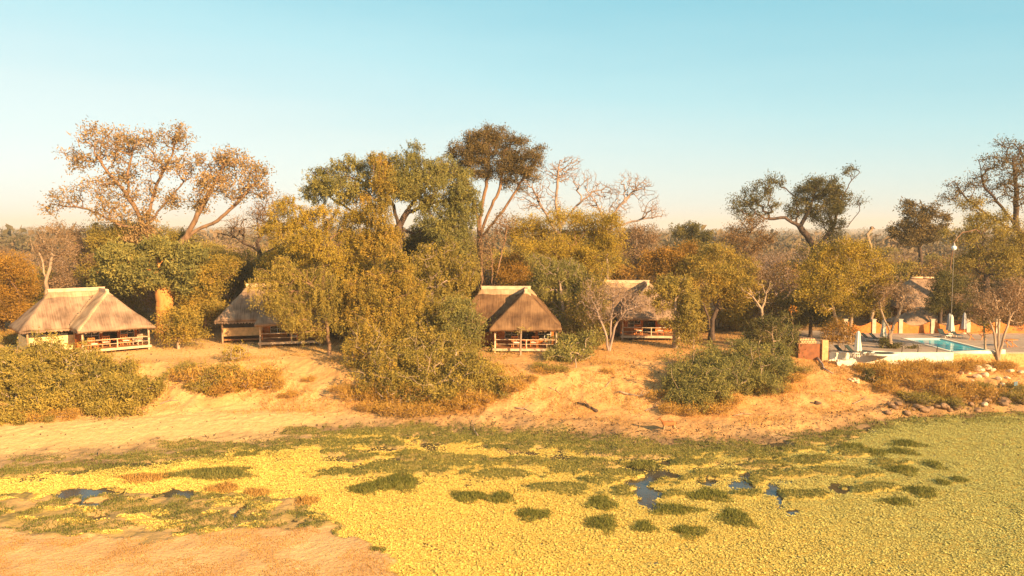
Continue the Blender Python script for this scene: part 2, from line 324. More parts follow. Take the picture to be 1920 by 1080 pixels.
def height(x, y):
    x = np.asarray(x, float); y = np.asarray(y, float)
    ye = np.maximum(y, 34); px = 960 + F * CP * x / ye
    wob = (fbm(x * 0.12, y * 0.12, 3, 21) - 0.5)
    s, t, p = (np.interp(px, PXC, A) for A in (D_SHO, D_TOE, D_TOP)); zt = np.interp(px, PXC, ZT)
    t = t + wob * 3.0; p = np.maximum(p + wob * 5, t + 4)
    lin = np.interp(px, [0, 600, 800], [0.85, 0.85, 0.5])
    z1 = 0.1 + 0.6 * sstep(s, t, y); k = np.clip((y - t) / (p - t), 0, 1)
    z2 = 0.7 + (zt - 0.7) * (lin * k + (1 - lin) * k * k * (3 - 2 * k))
    z = np.where(y < s, 0.1, np.where(y < t, z1, z2))
    z = np.where(y > p, zt + (3.85 - zt) * sstep(p, p + 7, y) * (1 - sstep(28.5, 31, x)), z)
    # gullies and lumps on the bank
    face = sstep(s, t, y) * (1 - sstep(p, p + 2, y))
    gul = np.abs(fbm(x * 0.35, y * 0.10, 3, 40) - 0.5) * 2
    z = z + face * (-(0.22 * (1 - sstep(0, 0.35, gul))) * k * (1 - k) * 4 + (fbm(x * 0.8, y * 0.8, 3, 9) - 0.5) * 0.34 * sstep(0, 0.3, k) + (fbm(x * 2.6, y * 2.6, 3, 19) - 0.5) * 0.2)
    z = z + sstep(p, p + 5, y) * (fbm(x * 0.08, y * 0.08, 3, 2) - 0.5) * 0.25
    # trampled mud near the shoreline
    near = sstep(s - 4, s - 1, y) * (1 - sstep(s + 1.0, s + 5, y))
    z = z + near * (fbm(x * 3.0, y * 3.0, 2, 55) - 0.5) * 0.22
    # marsh plain
    pl = y < s
    ow, gr, mud, mix, fl = zones(x, np.maximum(y, 5))
    zm = -0.02 + 0.16 * gr + 0.05 * fl + 0.16 * mud + 0.16 * mix + (fbm(x * 1.3, y * 1.3, 4, 61) - 0.5) * (0.12 - 0.08 * mud + 0.16 * mix + 0.25 * (1 - fl) * (1 - mud)) - 0.32 * ow * (1 - mud)
    zm = zm - 0.09 * (1 - fl) * (1 - gr) * (1 - mud) * (1 - mix)
    zm = zm + mud * (fbm(x * 0.4, y * 0.4, 3, 71) - 0.3) * 0.12
    blend = sstep(s - 2.5, s, y); z = np.where(pl, zm * (1 - blend) + (z) * blend, z)
    # pool terrace is level; basin under the pool
    pt = sstep(30.2, 31.2, x) * sstep(78.05, 78.4, y) * (1 - sstep(96, 99, y)); z = z * (1 - pt) + 3.66 * pt
    b = (x > POOL[0] - 0.1) & (x < POOL[1] + 0.1) & (y > POOL[2] + 0.05) & (y < POOL[3] + 0.1); z = np.where(b, 2.2, z)
    # far country
    far = sstep(1200, 2600, y); hill = 18 + 16 * fbm(x * 0.0012 + 5, y * 0.0003, 3, 90)
    z = z + far * (hill - 4) * (0.4 + 0.6 * sstep(0.3, 0.7, fbm(x * 0.0006 + 2.2, y * 0.0002, 2, 91)))
    return z
def hz(x, y): return float(height(np.array([x]), np.array([y]))[0])

_YY = np.arange(45, 100, 0.2)
def hit(px, py):
    x, y, dz_ = ray(px, py); t = _YY / y; zz = CAMZ + dz_ * t; b = zz < height(x * t, _YY); return float(_YY[b.argmax()]) if b.any() else 78.0
def terrain():
    xs = np.concatenate([-np.geomspace(5200, 64, 45)[:-1], np.arange(-64, 64.01, 0.22), np.geomspace(64, 5200, 45)[1:]])
    ys = np.concatenate([-np.geomspace(400, 22, 10), np.arange(-20, 28, 4), np.arange(28, 100, 0.22), np.geomspace(100, 5200, 60)])
    X, Y = np.meshgrid(xs, ys); Z = height(X, Y); nx, ny = len(xs), len(ys)
    V = np.stack([X, Y, Z], -1).reshape(-1, 3)
    i = np.arange(ny - 1)[:, None] * nx + np.arange(nx - 1)[None]; i = i.ravel()
    Q = np.stack([i, i + 1, i + nx + 1, i + nx], -1)
    m, n, l, b = newmat('soil'); MATS['soil'] = m
    o = mesh_np('ground', V, Q, 'soil', smooth=True); me = o.data
    ow, gr, mud, mix, fl = zones(X, np.maximum(Y, 5))
    px = 960 + F * CP * X / np.maximum(Y, 34); s, t, p = (np.interp(px, PXC, A) for A in (D_SHO, D_TOE, D_TOP))
    wet = 1 - sstep(s - 1, s + 4.5, Y + (fbm(X * 0.6, Y * 0.6, 3, 14) - 0.5) * 5)
    face = sstep(t - 1, t + 1, Y) * (1 - sstep(p - 0.5, p + 4, Y))
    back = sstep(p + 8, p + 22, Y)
    left = np.interp(px, [0, 500, 760, 1000], [1, 1, 0.3, 0])
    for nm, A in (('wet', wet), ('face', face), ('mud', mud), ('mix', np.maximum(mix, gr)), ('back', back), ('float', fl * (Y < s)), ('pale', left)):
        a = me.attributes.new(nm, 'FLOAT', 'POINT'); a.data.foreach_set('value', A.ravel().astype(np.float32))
    T1 = noise(n, l, 0.35, 6); T2 = noise(n, l, 2.2, 6); T3 = noise(n, l, 5, 8)
    T1r = mth(n, l, 'MULTIPLY_ADD', T1.outputs[0], 3.0, -1.0)
    sand = mixc(n, l, mth(n, l, 'MULTIPLY_ADD', T2.outputs[0], 2.4, -0.7), (0.50, 0.24, 0.07), (0.74, 0.40, 0.15))
    pale = mixc(n, l, mth(n, l, 'MULTIPLY_ADD', T2.outputs[0], 2.0, -0.5), (0.68, 0.39, 0.14), (0.80, 0.52, 0.22))
    sand = mixc(n, l, attr(n, 'pale').outputs['Fac'], sand, pale)
    sl = mixc(n, l, T1r, (0.5, 0.24, 0.075), (0.68, 0.38, 0.15))
    c = mixc(n, l, mth(n, l, 'MULTIPLY', attr(n, 'face').outputs['Fac'], 0.7), sand, sl)
    spk = mth(n, l, 'GREATER_THAN', T3.outputs[0], 0.57)
    c = mixc(n, l, mth(n, l, 'MULTIPLY', spk, mth(n, l, 'MULTIPLY_ADD', attr(n, 'pale').outputs['Fac'], -0.3, 0.45)), c, (0.3, 0.14, 0.045))
    wetc = mixc(n, l, T1r, (0.17, 0.105, 0.055), (0.38, 0.24, 0.12))
    c = mixc(n, l, mth(n, l, 'MULTIPLY', attr(n, 'wet').outputs['Fac'], 0.9), c, wetc)
    c = mixc(n, l, attr(n, 'mix').outputs['Fac'], c, mixc(n, l, T1r, (0.28, 0.2, 0.06), (0.55, 0.33, 0.13)))
    c = mixc(n, l, attr(n, 'mud').outputs['Fac'], c, mixc(n, l, T1r, (0.62, 0.34, 0.14), (0.76, 0.46, 0.2)))
    c = mixc(n, l, attr(n, 'float').outputs['Fac'], c, (0.48, 0.34, 0.08))
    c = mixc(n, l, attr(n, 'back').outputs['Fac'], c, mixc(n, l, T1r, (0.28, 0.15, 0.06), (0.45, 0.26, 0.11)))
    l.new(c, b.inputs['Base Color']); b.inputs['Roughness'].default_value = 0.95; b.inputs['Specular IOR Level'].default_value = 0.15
    hs = mth(n, l, 'MULTIPLY_ADD', T3.outputs[0], 0.9, T2.outputs[0]); bump(n, l, hs, b, 0.8, 0.09)
    tag(o, 'sandy river bank and marsh plain', None, None, 'structure')
terrain()
wx = np.array([-5200, 5200, 5200, -5200.]); V = [(-90, -60, 0), (95, -60, 0), (95, 75, 0), (-90, 75, 0)]
mb = MB(); mb.add(V, [(0, 1, 2, 3)]); wtr = mb.build('water', 'swamp_water'); tag(wtr, 'open swamp water between the plants', None, None, 'structure')

# ------------------------------------------------------------------ leaves and limbs
RS = np.random.RandomState(5)
def leaf_geo(P, L, Wd, rs, up=0.0, hang=0.0):
    n = len(P); D = rs.normal(size=(n, 3)); D[:, 2] += up - hang; D /= np.linalg.norm(D, axis=1)[:, None] + 1e-9
    N = rs.normal(size=(n, 3)); S = np.cross(D, N); S /= np.linalg.norm(S, axis=1)[:, None] + 1e-9
    U = np.cross(S, D)
    Ls = (L * rs.lognormal(-0.08, 0.38, n))[:, None]; Ws = (Wd * rs.uniform(0.6, 1.35, n))[:, None] * 0.5
    mid = P + D * Ls * 0.5 - U * Ws * 0.35
    V = np.stack([P, mid + S * Ws, P + D * Ls, mid - S * Ws], 1).reshape(-1, 3)
    Q = np.arange(n * 4).reshape(n, 4); return V, Q
def limbs_geo(P0, P1, r0, r1):
    Vs, Qs, k = [], [], 0
    for lo, hi, ns in ((0.06, 99, 8), (0.025, 0.06, 5), (0, 0.025, 3)):
        s = (r0 >= lo) & (r0 < hi)
        if not s.any(): continue
        a, b, ra, rb = P0[s], P1[s], r0[s], r1[s]; d = b - a; d /= np.linalg.norm(d, axis=1)[:, None] + 1e-9
        h = np.where(np.abs(d[:, 2:3]) < 0.9, np.array([[0, 0, 1.]]), np.array([[1., 0, 0]])); u = np.cross(d, h); u /= np.linalg.norm(u, axis=1)[:, None]; w = np.cross(d, u)
        an = np.arange(ns) * 2 * math.pi / ns; ring = u[:, None] * np.cos(an)[None, :, None] + w[:, None] * np.sin(an)[None, :, None]
        ext = d * (rb * 0.35)[:, None]
        V = np.concatenate([(a - ext)[:, None] + ring * ra[:, None, None], (b + ext)[:, None] + ring * rb[:, None, None]], 1).reshape(-1, 3)
        i = np.arange(len(a))[:, None] * 2 * ns + np.arange(ns)[None]; j = np.arange(len(a))[:, None] * 2 * ns + (np.arange(ns)[None] + 1) % ns
        Q = np.stack([i, j, j + ns, i + ns], -1).reshape(-1, 4) + k
        Vs.append(V); Qs.append(Q); k += len(V)
    return np.concatenate(Vs), np.concatenate(Qs)

def tree_mesh(trunks, clumps, r0, dens, k, leaf, lw, sig, rs, rt=0.014, weep=0.0, hang=0.0, step=0.55, droop=0.0):
    """trunks: polylines in metres; clumps: (centre, (rx,ry,rz), density factor). Returns limb and leaf geometry."""
    N = []; Pn = []; D = []
    def addp(p, par): N.append(np.array(p, float)); Pn.append(par); D.append(0 if par < 0 else D[par] + np.linalg.norm(N[-1] - N[par])); return len(N) - 1
    roots = []
    for ti, pl in enumerate(trunks):
        pl = [np.array(q, float) for q in pl]; par = -1
        if ti > 0 and np.linalg.norm(pl[0] - trunks[0][0]) > 0.01 and len(N):
            A = np.array(N); dd = np.linalg.norm(A - pl[0], axis=1); j = int(dd.argmin())
            if dd[j] < 2.5: par = j; pl = pl[1:]; prev = N[j]
        if par < 0: par = addp(pl[0], -1); roots.append(par); prev = pl[0]; pl = pl[1:]
        for q in pl:
            m = max(1, int(np.linalg.norm(q - prev) / 0.6))
            for s in range(1, m + 1):
                pp = prev + (q - prev) * s / m + rs.normal(size=3) * 0.05 * (s < m); par = addp(pp, par)
            prev = q
    tips = []
    for c, r, df in clumps:
        r = tuple(q * 1.12 for q in r)
        if df >= 0:
            for _ in range(4):
                v = rs.normal(size=3); v /= np.linalg.norm(v); f_ = rs.uniform(0.25, 0.5); c2 = np.array(c) + v * np.array(r) * rs.uniform(0.75, 1.1); n2 = max(2, int(dens * df * math.pi * r[0] * r[2] * f_ * f_ * 0.9))
                w = rs.normal(size=(n2, 3)); w /= np.linalg.norm(w, axis=1)[:, None]; tips.append(c2 + w * np.array(r) * f_ * (rs.uniform(0.1, 1, n2) ** 0.5)[:, None])
            r = tuple(q * 0.86 for q in r)
        n = max(3, int(dens * df * math.pi * r[0] * r[2]))
        v = rs.normal(size=(n, 3)); v /= np.linalg.norm(v, axis=1)[:, None]; v *= (rs.uniform(0.15, 1, n) ** 0.45)[:, None]
        tips.append(np.array(c) + v * np.array(r))
    tips = np.concatenate(tips); base = N[0]
    A = np.array(N); d0 = np.array([np.linalg.norm(A - t, axis=1).min() for t in tips]); order = np.argsort(d0)
    cap = len(N) + len(tips) * 14; AR = np.zeros((cap, 3)); DD = np.zeros(cap); nn = len(N); AR[:nn] = A; DD[:nn] = D
    minz = base[2] + 0.25 * (max(q[2] for q in trunks[0]) - base[2]) if len(clumps) else 0
    pen = np.zeros(cap); pen[:nn] = np.where(A[:, 2] < minz, 3.0, 0)
    tipid = []
    for t in tips[order]:
        d = np.linalg.norm(AR[:nn] - t, axis=1); j = int((d + 0.22 * DD[:nn] + pen[:nn]).argmin()); a = AR[j]
        if Pn[j] >= 0: dr = a - AR[Pn[j]]; dr = dr / (np.linalg.norm(dr) + 1e-6)
        else: dr = np.array([0, 0, 1.])
        Lh = d[j]; c1 = a + dr * Lh * 0.35 + np.array([0, 0, Lh * 0.12 - droop * Lh * 0.1]) + rs.normal(size=3) * Lh * 0.08; m = min(12, max(1, int(Lh / step))); par = j
        for s in range(1, m + 1):
            q = s / m; p = (1 - q) ** 2 * a + 2 * q * (1 - q) * c1 + q * q * t + (rs.normal(size=3) * 0.07 * (s < m))
            AR[nn] = p; Pn.append(par); DD[nn] = DD[par] + np.linalg.norm(p - AR[par]); par = nn; nn += 1
        tipid.append(par)
    AR = AR[:nn]; Pn = np.array(Pn); cnt = np.zeros(nn); cnt[tipid] += 1
    for i in range(nn - 1, -1, -1):
        if Pn[i] >= 0: cnt[Pn[i]] += cnt[i]
    cnt = np.maximum(cnt, 1); cm = max(cnt.max(), 3); K = max(r0 / (rt * cm ** (1 / 2.5)), 0.3); rad = rt * cnt ** (1 / 2.5) * (1 + (K - 1) * (cnt / cm) ** 1.1)
    # flare at the foot
    hgt = AR[:, 2] - base[2]; rad = rad * (1 + 0.5 * np.exp(-np.maximum(hgt, 0) / 0.5) * (rad > 0.1))
    ix = np.where(Pn >= 0)[0]; V, Q = limbs_geo(AR[Pn[ix]], AR[ix], rad[Pn[ix]] if False else np.minimum(rad[Pn[ix]], rad[ix] * 1.25 + 0.01), rad[ix])
    LV = LQ = None; rn = None
    if k > 0:
        tp = AR[tipid]; kk = np.clip(k * rs.lognormal(-0.15, 0.6, len(tp)), 1, 5 * k).astype(int); cen = np.repeat(tp, kk, 0); sg = sig * rs.uniform(0.55, 1.2, len(tp))
        off = rs.normal(size=cen.shape) * np.repeat(sg, kk)[:, None]; tw = tp - AR[Pn[tipid]]; tw /= np.linalg.norm(tw, axis=1)[:, None] + 1e-6; off += np.repeat(tw, kk, 0) * (rs.uniform(-1.4, 0.7, len(cen)) * sig)[:, None]
        if weep > 0:
            f = rs.uniform(0, 1, len(cen)); Lw = np.repeat(weep * rs.uniform(0.3, 1.2, len(tp)), kk); off[:, :2] *= 0.5; off[:, 2] = off[:, 2] * 0.4 - f * Lw
            # gather in strands
            ns = 4; sid = rs.randint(0, ns, len(cen)) + np.repeat(np.arange(len(tp)) * ns, kk); so_ = rs.normal(size=(len(tp) * ns, 2)) * sig; off[:, :2] = so_[sid] + rs.normal(size=(len(cen), 2)) * 0.06
        else: off[:, 2] *= 0.75
        P = cen + off; keep_ = P[:, 2] > base[2] - 1.5; P = P[keep_]; tone_ = np.repeat(rs.uniform(-0.05, 0.5, len(tp)), kk); LV, LQ = leaf_geo(P, leaf, lw, rs, hang=hang, up=0.25)
        rn = rs.uniform(0, 1, len(P))
        rn = np.clip(rn * 0.55 + tone_[keep_] , 0, 1)
    return V, Q, LV, LQ, rn
def make_tree(name, label, cat, base, geo, leafmat, barkmat, group=None, crown='crown', trunk='trunk'):
    V, Q, LV, LQ, rn = geo; e = empty(name, base); tag(e, label, cat, group); b = np.array(base)
    mesh_np(trunk, V - b, Q, barkmat, e, smooth=True)
    if LV is not None: mesh_np(crown, LV - b, LQ, leafmat, e, rnd=rn)
    return e
def T(name, label, cat, Y, trunks, clumps, r0, leafmat='leaf_olive', barkmat='bark_brown', dens=5.0, k=40, leaf=0.2, lw=0.11, sig=0.42, seed=1, thick=0.8, sink=0.15, **kw):
    rs = np.random.RandomState(seed); s = Y / F; k = int(k * 1.45); dens = dens * 1.2; leaf *= 1.15; lw *= 0.82
    slope = kw.pop('slope', False); tr = []
    if slope:
        r0 *= 0.5
        clumps = [tuple(c[:4]) + (hit(c[0], c[1] + c[3] * 0.75) - Y - (c[4] if len(c) > 4 else 0),) + tuple(c[5:]) for c in clumps]
        clumps = clumps + [(c[0], c[1] - 0.3 * c[3], c[2] * 1.4, c[3] * 1.5, c[4], 0.06) for c in clumps]
        yb = hit(*trunks[0][0][:2]) - Y; trunks = [[(p[0], p[1], yb) for p in pl] for pl in trunks]
    for i, pl in enumerate(trunks):
        q = []
        for j, pt in enumerate(pl):
            dy = pt[2] if len(pt) > 2 else 0
            p = at(pt[0], pt[1], Y + dy)
            if j == 0 and (i == 0 or pt[1] > 1e4 or kw.get('multi')): p.z = hz(p.x, p.y) - sink
            q.append(np.array(p))
        tr.append(q)
    kw.pop('multi', None)
    base = tuple(tr[0][0] + np.array([0, 0, sink]))
    cl = []
    for c in clumps:
        px, py, rx, ry = c[:4]; dy = c[4] if len(c) > 4 else rs.uniform(-0.6, 0.6) * rx * s; df = c[5] if len(c) > 5 else 1.0
        p = at(px, py, Y + dy); cl.append((np.array(p), (rx * s, rx * s * thick, ry * s), df))
    geo = tree_mesh(tr, cl, r0, dens, k, leaf, lw, sig, rs, **kw)
    return make_tree(name, label, cat, base, geo, leafmat, barkmat)

# ================================================================== thatched huts
def roof_fn(x, y, Hr=3.5):
    def hip(x0, x1, y0, y1, hw):
        d = np.minimum(np.minimum(x - x0, x1 - x), np.minimum(y - y0, y1 - y)); return d / hw
    a = hip(-7.9, 3.6, -3.2, 3.2, 3.2); b = hip(-3.6, 3.6, -6.7, 3.2, 3.6)
    return a, b
def roof_part(name, mat, parent, zE, Hr, mask=None, off=0.0, thick=0.26, seed=0, simple=None):
    st = 0.15
    if simple: hx, hy = simple; xs = np.arange(-hx, hx + 1e-6, st); ys = np.arange(-hy, hy + 1e-6, st)
    else: xs = np.arange(-7.9, 3.6 + 1e-6, st); xs = np.append(xs, 3.6) if xs[-1] < 3.59 else xs; ys = np.arange(-6.7, 3.2 + 1e-6, st)
    X, Y = np.meshgrid(xs, ys)
    if simple:
        a = np.minimum(np.minimum(X + hx, hx - X), np.minimum(Y + hy, hy - Y)) / min(hx, hy); b = a * 0 - 1
    else: a, b = roof_fn(X, Y)
    t = np.maximum(a, b); ok = t > -1e-6; t = np.clip(t, 0, 1); a0 = t.copy()
    for _ in range(3 if mask is None else 3):
        tp = np.pad(t, 1, mode='edge'); t = np.where(a0 > 0.04, (tp[:-2, 1:-1] + tp[2:, 1:-1] + tp[1:-1, :-2] + tp[1:-1, 2:] + 2 * t) / 6, t); cr = np.sqrt((a - b) ** 2)
    Z = zE + Hr * (0.93 * t + 0.07 * t * t) + off + (fbm(X * 0.9, Y * 0.9, 3, seed) - 0.5) * 0.22 + (fbm(X * 6, Y * 6, 2, seed + 5) - 0.5) * 0.05
    Z -= 0.05 * sstep(0.12, 0, t)
    nx, ny = len(xs), len(ys); okc = ok[:-1, :-1] & ok[1:, :-1] & ok[:-1, 1:] & ok[1:, 1:]
    if mask is not None:
        tc = t[:-1, :-1]; okc &= mask(X[:-1, :-1] + st / 2, Y[:-1, :-1] + st / 2, tc, a[:-1, :-1], b[:-1, :-1])
    J, I = np.where(okc); i0 = J * nx + I; nv = nx * ny
    Q = np.stack([i0, i0 + 1, i0 + nx + 1, i0 + nx], -1)
    Qb = Q[:, ::-1] + nv
    tk = thick if mask is None else off + 0.03
    V = np.concatenate([np.stack([X, Y, Z], -1).reshape(-1, 3), np.stack([X, Y, Z - tk], -1).reshape(-1, 3)])
    # rim
    E = {}
    for q in Q:
        for e in ((q[0], q[1]), (q[1], q[2]), (q[2], q[3]), (q[3], q[0])):
            if (e[1], e[0]) in E: E.pop((e[1], e[0]))
            else: E[e] = 1
    rim = np.array([(e[1], e[0], e[0] + nv, e[1] + nv) for e in E])
    al = np.concatenate([Q, Qb, rim]); used = np.unique(al); mp = np.zeros(2 * nv, int); mp[used] = np.arange(len(used))
    V = V[used]; al = mp[al]
    o = mesh_np(name, V, al, mat, parent, smooth=True)
    # thatch direction: along the eave / up the slope
    Xf = X.ravel(); Yf = Y.ravel(); gz = np.gradient(Z, ys, xs) if len(np.unique(np.diff(xs).round(4))) == 1 else np.gradient(Z, st, st)
    gx = np.abs(gz[1]).ravel(); gy = np.abs(gz[0]).ravel(); sideways = gx > gy
    fl = np.stack([np.where(sideways, Yf, Xf), np.where(sideways, Xf, Yf), Xf * 0], -1); fl = np.concatenate([fl, fl])[used]
    at_ = o.data.attributes.new('flow', 'FLOAT_VECTOR', 'POINT'); at_.data.foreach_set('vector', fl.astype(np.float32).ravel())
    return o
def fringe(parent, zE, segs, mat='thatch', seed=0):
    rs = np.random.RandomState(seed); P = []
    for (x0, y0, x1, y1) in segs:
        n = int(math.hypot(x1 - x0, y1 - y0) * 9); P += [(x0 + (x1 - x0) * i / n, y0 + (y1 - y0) * i / n) for i in range(n)]
    P.append(segs[-1][2:]); P = np.array(P); n = len(P); z0 = zE - 0.14
    V = np.concatenate([np.column_stack([P, np.full(n, z0)]), np.column_stack([P + rs.normal(size=(n, 2)) * 0.02, z0 - rs.uniform(0.08, 0.26, n)])])
    i = np.arange(n - 1); o = mesh_np('eave_fringe', V, np.stack([i, i + 1, i + 1 + n, i + n], -1), mat, parent)
    f = V.copy(); a = o.data.attributes.new('flow', 'FLOAT_VECTOR', 'POINT'); a.data.foreach_set('vector', f.astype(np.float32).ravel())
    return o
def window(parent, x0, x1, z0, z1, y, nx=2, nz=3, name='window'):
    t = 0.045; f = MB()
    for i in range(nx + 1): xx = x0 + (x1 - x0) * i / nx; f.box(xx - t / 2, xx + t / 2, y - 0.06, y - 0.02, z0, z1)
    for j in range(nz + 1): zz = z0 + (z1 - z0) * j / nz; f.box(x0 - t / 2, x1 + t / 2, y - 0.072, y - 0.022, zz - t / 2, zz + t / 2)
    w = f.build(name, 'frame_white', parent)
    MB().box(x0, x1, y - 0.015, y + 0.005, z0, z1).build('pane', 'glass_dark', w); return w
def hut(label, px, py, rot, tone, gz, zE=2.6, halfwall='plaster_cream', lower=0.35, light_valley=False, seed=0, ridge='mortar', Y=None):
    p = onz(px, py, gz) if Y is None else at(px, py, Y)
    e = empty('thatched_hut', (p.x, p.y, gz), R(rot)); tag(e, label, 'hut', 'thatched huts along the river bank')
    Hr = 3.5
    rf = roof_part('roof', tone, e, zE, Hr, seed=seed)
    roof_part('ridge_thatch', 'thatch_light', rf, zE, Hr, mask=lambda X, Y, t, a, b: (a > 0.80) & (X < 1.2) | (b > 0.90) & (Y < 1), off=0.07, seed=seed)
    if light_valley:  # wing's left slope overlaid in a paler tone than the roof
        roof_part('pale_left_slope', 'thatch_light', rf, zE, Hr, mask=lambda X, Y, t, a, b: (b > a - 0.05) & (X < -3.6 + b * 3.6 + 0.3) & (Y < 0.5) & (t <= 0.9), off=0.05, seed=seed)
    m = MB(); z = zE + Hr + 0.1
    rs = random.Random(seed); n = 9; xs = [-4.8 + i * 5.3 / n for i in range(n + 1)]
    m.box(-4.8, 0.45, -0.17, 0.17, z - 0.22, z + 0.07); m.box(-4.85, 0.5, -0.09, 0.09, z + 0.07, z + 0.13); m.box(-0.15, 0.15, -3.1, -0.17, z - 0.24, z + 0.05); m.box(-0.12, 0.12, -3.35, -3.1, z - 0.5, z - 0.06)
    m.build('ridge_cap', ridge, rf)
    segs = [(-7.85, 3.1, -7.85, -3.13), (-7.85, -3.13, -3.55, -3.13), (-3.55, -3.13, -3.55, -6.65), (-3.55, -6.65, 3.55, -6.65), (3.55, -6.65, 3.55, 3.1)]
    fringe(rf, zE, segs, tone, seed)
    # sleeping room: half wall; dark gauze sheet above paints the shade of the open band
    fl = 0.5
    MB().box(-7.2, 2.95, -2.4, 2.5, fl - 0.14, fl).build('floor', 'deck_boards', e)
    hw = MB(); hw.box(-7.1, -3.0, -2.5, -2.38, lower, 1.75); hw.box(-7.22, -7.1, -2.5, 2.5, lower, 1.75); hw.build('half_wall', halfwall, e)
    sc = MB(); sc.box(-7.05, -3.0, -2.34, -2.30, 1.75, zE + 0.25); sc.box(-7.08, -7.04, -2.3, 2.4, 1.75, zE + 0.25); sc.build('gauze_shade', 'shade_dark', e)
    MB().box(-7.1, 2.87, 2.38, 2.5, 0.3, zE + 0.3).build('wall', 'wall_brown', e); MB().box(2.88, 3.0, -2.5, 2.5, 0.3, zE + 0.3).build('wall', 'wall_brown', e)
    # veranda back wall with door opening and windows
    vb = MB(); y = -2.5
    for a, b_ in ((-3.0, -2.2), (-0.75, -0.45), (0.95, 1.25), (2.6, 2.88)): vb.box(a, b_, y - 0.06, y + 0.06, fl, zE + 0.3)
    vb.box(-2.2, 2.6, y - 0.055, y + 0.055, 2.45, zE + 0.3); vb.box(-2.2, -0.75, y - 0.052, y + 0.052, fl, 1.05); vb.box(1.25, 2.6, y - 0.052, y + 0.052, fl, 1.05)
    vb.build('veranda_wall', 'wall_orange', e)
    window(e, -2.18, -0.77, 1.07, 2.43, y); window(e, 1.27, 2.58, 1.07, 2.43, y)
    d = MB(); d.box(-0.44, 0.25, y + 0.02, y + 0.07, fl, 2.43); dd = d.build('door', 'wood_dark', e); MB().bar((0.15, y - 0.03, 1.45), (0.15, y + 0.02, 1.45), 0.03).build('handle', 'frame_white', dd)
    sw = MB(); sw.box(-3.06, -2.94, -3.6, -2.5, fl, 1.4); sw.build('side_wall', 'wall_orange', e)
    dk = MB()
    for i in range(22): yy = -6.15 + i * 0.168; dk.box(-3.2, 3.2, yy, yy + 0.155, fl - 0.06, fl)
    dk.build('deck', 'deck_boards', e)
    MB().box(-3.25, 3.25, -6.34, -6.2, fl - 0.16, fl + 0.08).build('deck_edge_log', 'wood_pale', e)
    for x, y2 in ((-3.05, -6.1), (3.05, -6.1), (-7.15, -2.55), (-3.05, -2.62), (3.05, -2.62)):
        MB().path([(x, y2, -0.3), (x + 0.02, y2, 1.3), (x, y2, zE + 0.15)], [0.11, 0.10, 0.10]).build('post', 'wood_pale' if y2 < -6 else 'wood_post', e, smooth=True)
    for x in (-2.0, -0.7, 0.8, 2.0): MB().bar((x, -5.9, -0.3), (x, -5.9, fl - 0.1), 0.08).build('stilt', 'wood_dark', e)
    MB().bar((-3.3, -6.1, zE - 0.05), (3.3, -6.1, zE - 0.05), 0.09).build('eave_beam', 'wood_post', e)
    r = MB(); r.bar((-3.0, -6.1, fl + 0.95), (3.0, -6.1, fl + 0.93), 0.04); r.bar((-3.0, -6.1, fl + 0.5), (3.0, -6.1, fl + 0.48), 0.025)
    r.bar((0.1, -6.1, fl), (0.1, -6.1, fl + 0.98), 0.06); r.bar((3.05, -6.0, fl + 0.93), (3.05, -2.6, fl + 0.93), 0.04); r.build('railing', 'wood_pale', e)
    return e
def chair(name, label, hutobj, lx, ly, rz, lz=0.5, mat='wood_orange', big=False):
    M = hutobj.matrix_basis if hutobj else Matrix.Identity(4)
    p = M @ Vector((lx, ly, lz)); e = empty(name, p, (hutobj.rotation_euler[2] if hutobj else 0) + R(rz)); tag(e, label, 'chair')
    w = 0.34
    MB().box(-w, w, -0.3, 0.3, 0.4, 0.45).build('seat', mat, e)
    b = MB()
    for i in range(5): b.box(-w + i * 0.155, -w + i * 0.155 + 0.06, 0.28, 0.33, 0.45, 1.02)
    b.box(-w - 0.02, w + 0.02, 0.27, 0.34, 0.98, 1.1); b.build('backrest', mat, e)
    for sx in (-1, 1):
        for sy in (-0.27, 0.27): MB().box(sx * w - 0.03, sx * w + 0.03, sy - 0.03, sy + 0.03, 0, 0.64 if sy < 0 else 0.42).build('leg', mat, e)
        MB().box(sx * w - 0.045, sx * w + 0.045, -0.34, 0.3, 0.64, 0.68).build('armrest', mat, e)
    c = MB(); c.box(-w + 0.03, w - 0.03, -0.28, 0.26, 0.455, 0.55); c.build('cushion', 'cushion', e)
    return e
def round_table(label, hutobj, lx, ly):
    p = hutobj.matrix_basis @ Vector((lx, ly, 0.5)); e = empty('veranda_table', p); tag(e, label, 'table')
    MB().lathe([(0.42, 0.70), (0.44, 0.72), (0.42, 0.75)], 18).build('tabletop', 'wood_red', e)
    l_ = MB(); l_.bar((0, 0, 0), (0, 0, 0.7), 0.04); l_.bar((-0.25, 0, 0.03), (0.25, 0, 0.03), 0.03); l_.bar((0, -0.25, 0.031), (0, 0.25, 0.031), 0.03); l_.build('pedestal', 'wood_red', e)

# positions: origin is under the middle of the front wing's ridge; the veranda edge lies 6.1 m in front
def hut_origin(px, py, gz, rot, lx=0.0, ly=-6.1):
    p = onz(px, py, gz); C, S = math.cos(R(rot)), math.sin(R(rot)); return (p.x - (C * lx - S * ly), p.y - (S * lx + C * ly))
def place_hut(label, px, py, rot, gz, **kw):
    x, y = hut_origin(px, py, gz, rot); h = hut(label, 960, 600, rot, gz=gz, **kw); h.location = (x, y, gz); bpy.context.view_layer.update(); return h
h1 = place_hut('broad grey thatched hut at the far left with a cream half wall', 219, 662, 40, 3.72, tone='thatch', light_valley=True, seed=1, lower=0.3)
h2 = place_hut('small looking thatched hut second from the left, half hidden by a weeping tree', 545, 650, 14, 3.78, tone='thatch', seed=2, halfwall='plaster_tan', lower=0.85)
h3 = place_hut('brown thatched hut in the centre with a dead stem before its veranda', 985, 664, -2, 3.7, tone='thatch_brown', seed=3, zE=2.65, halfwall='wall_brown')
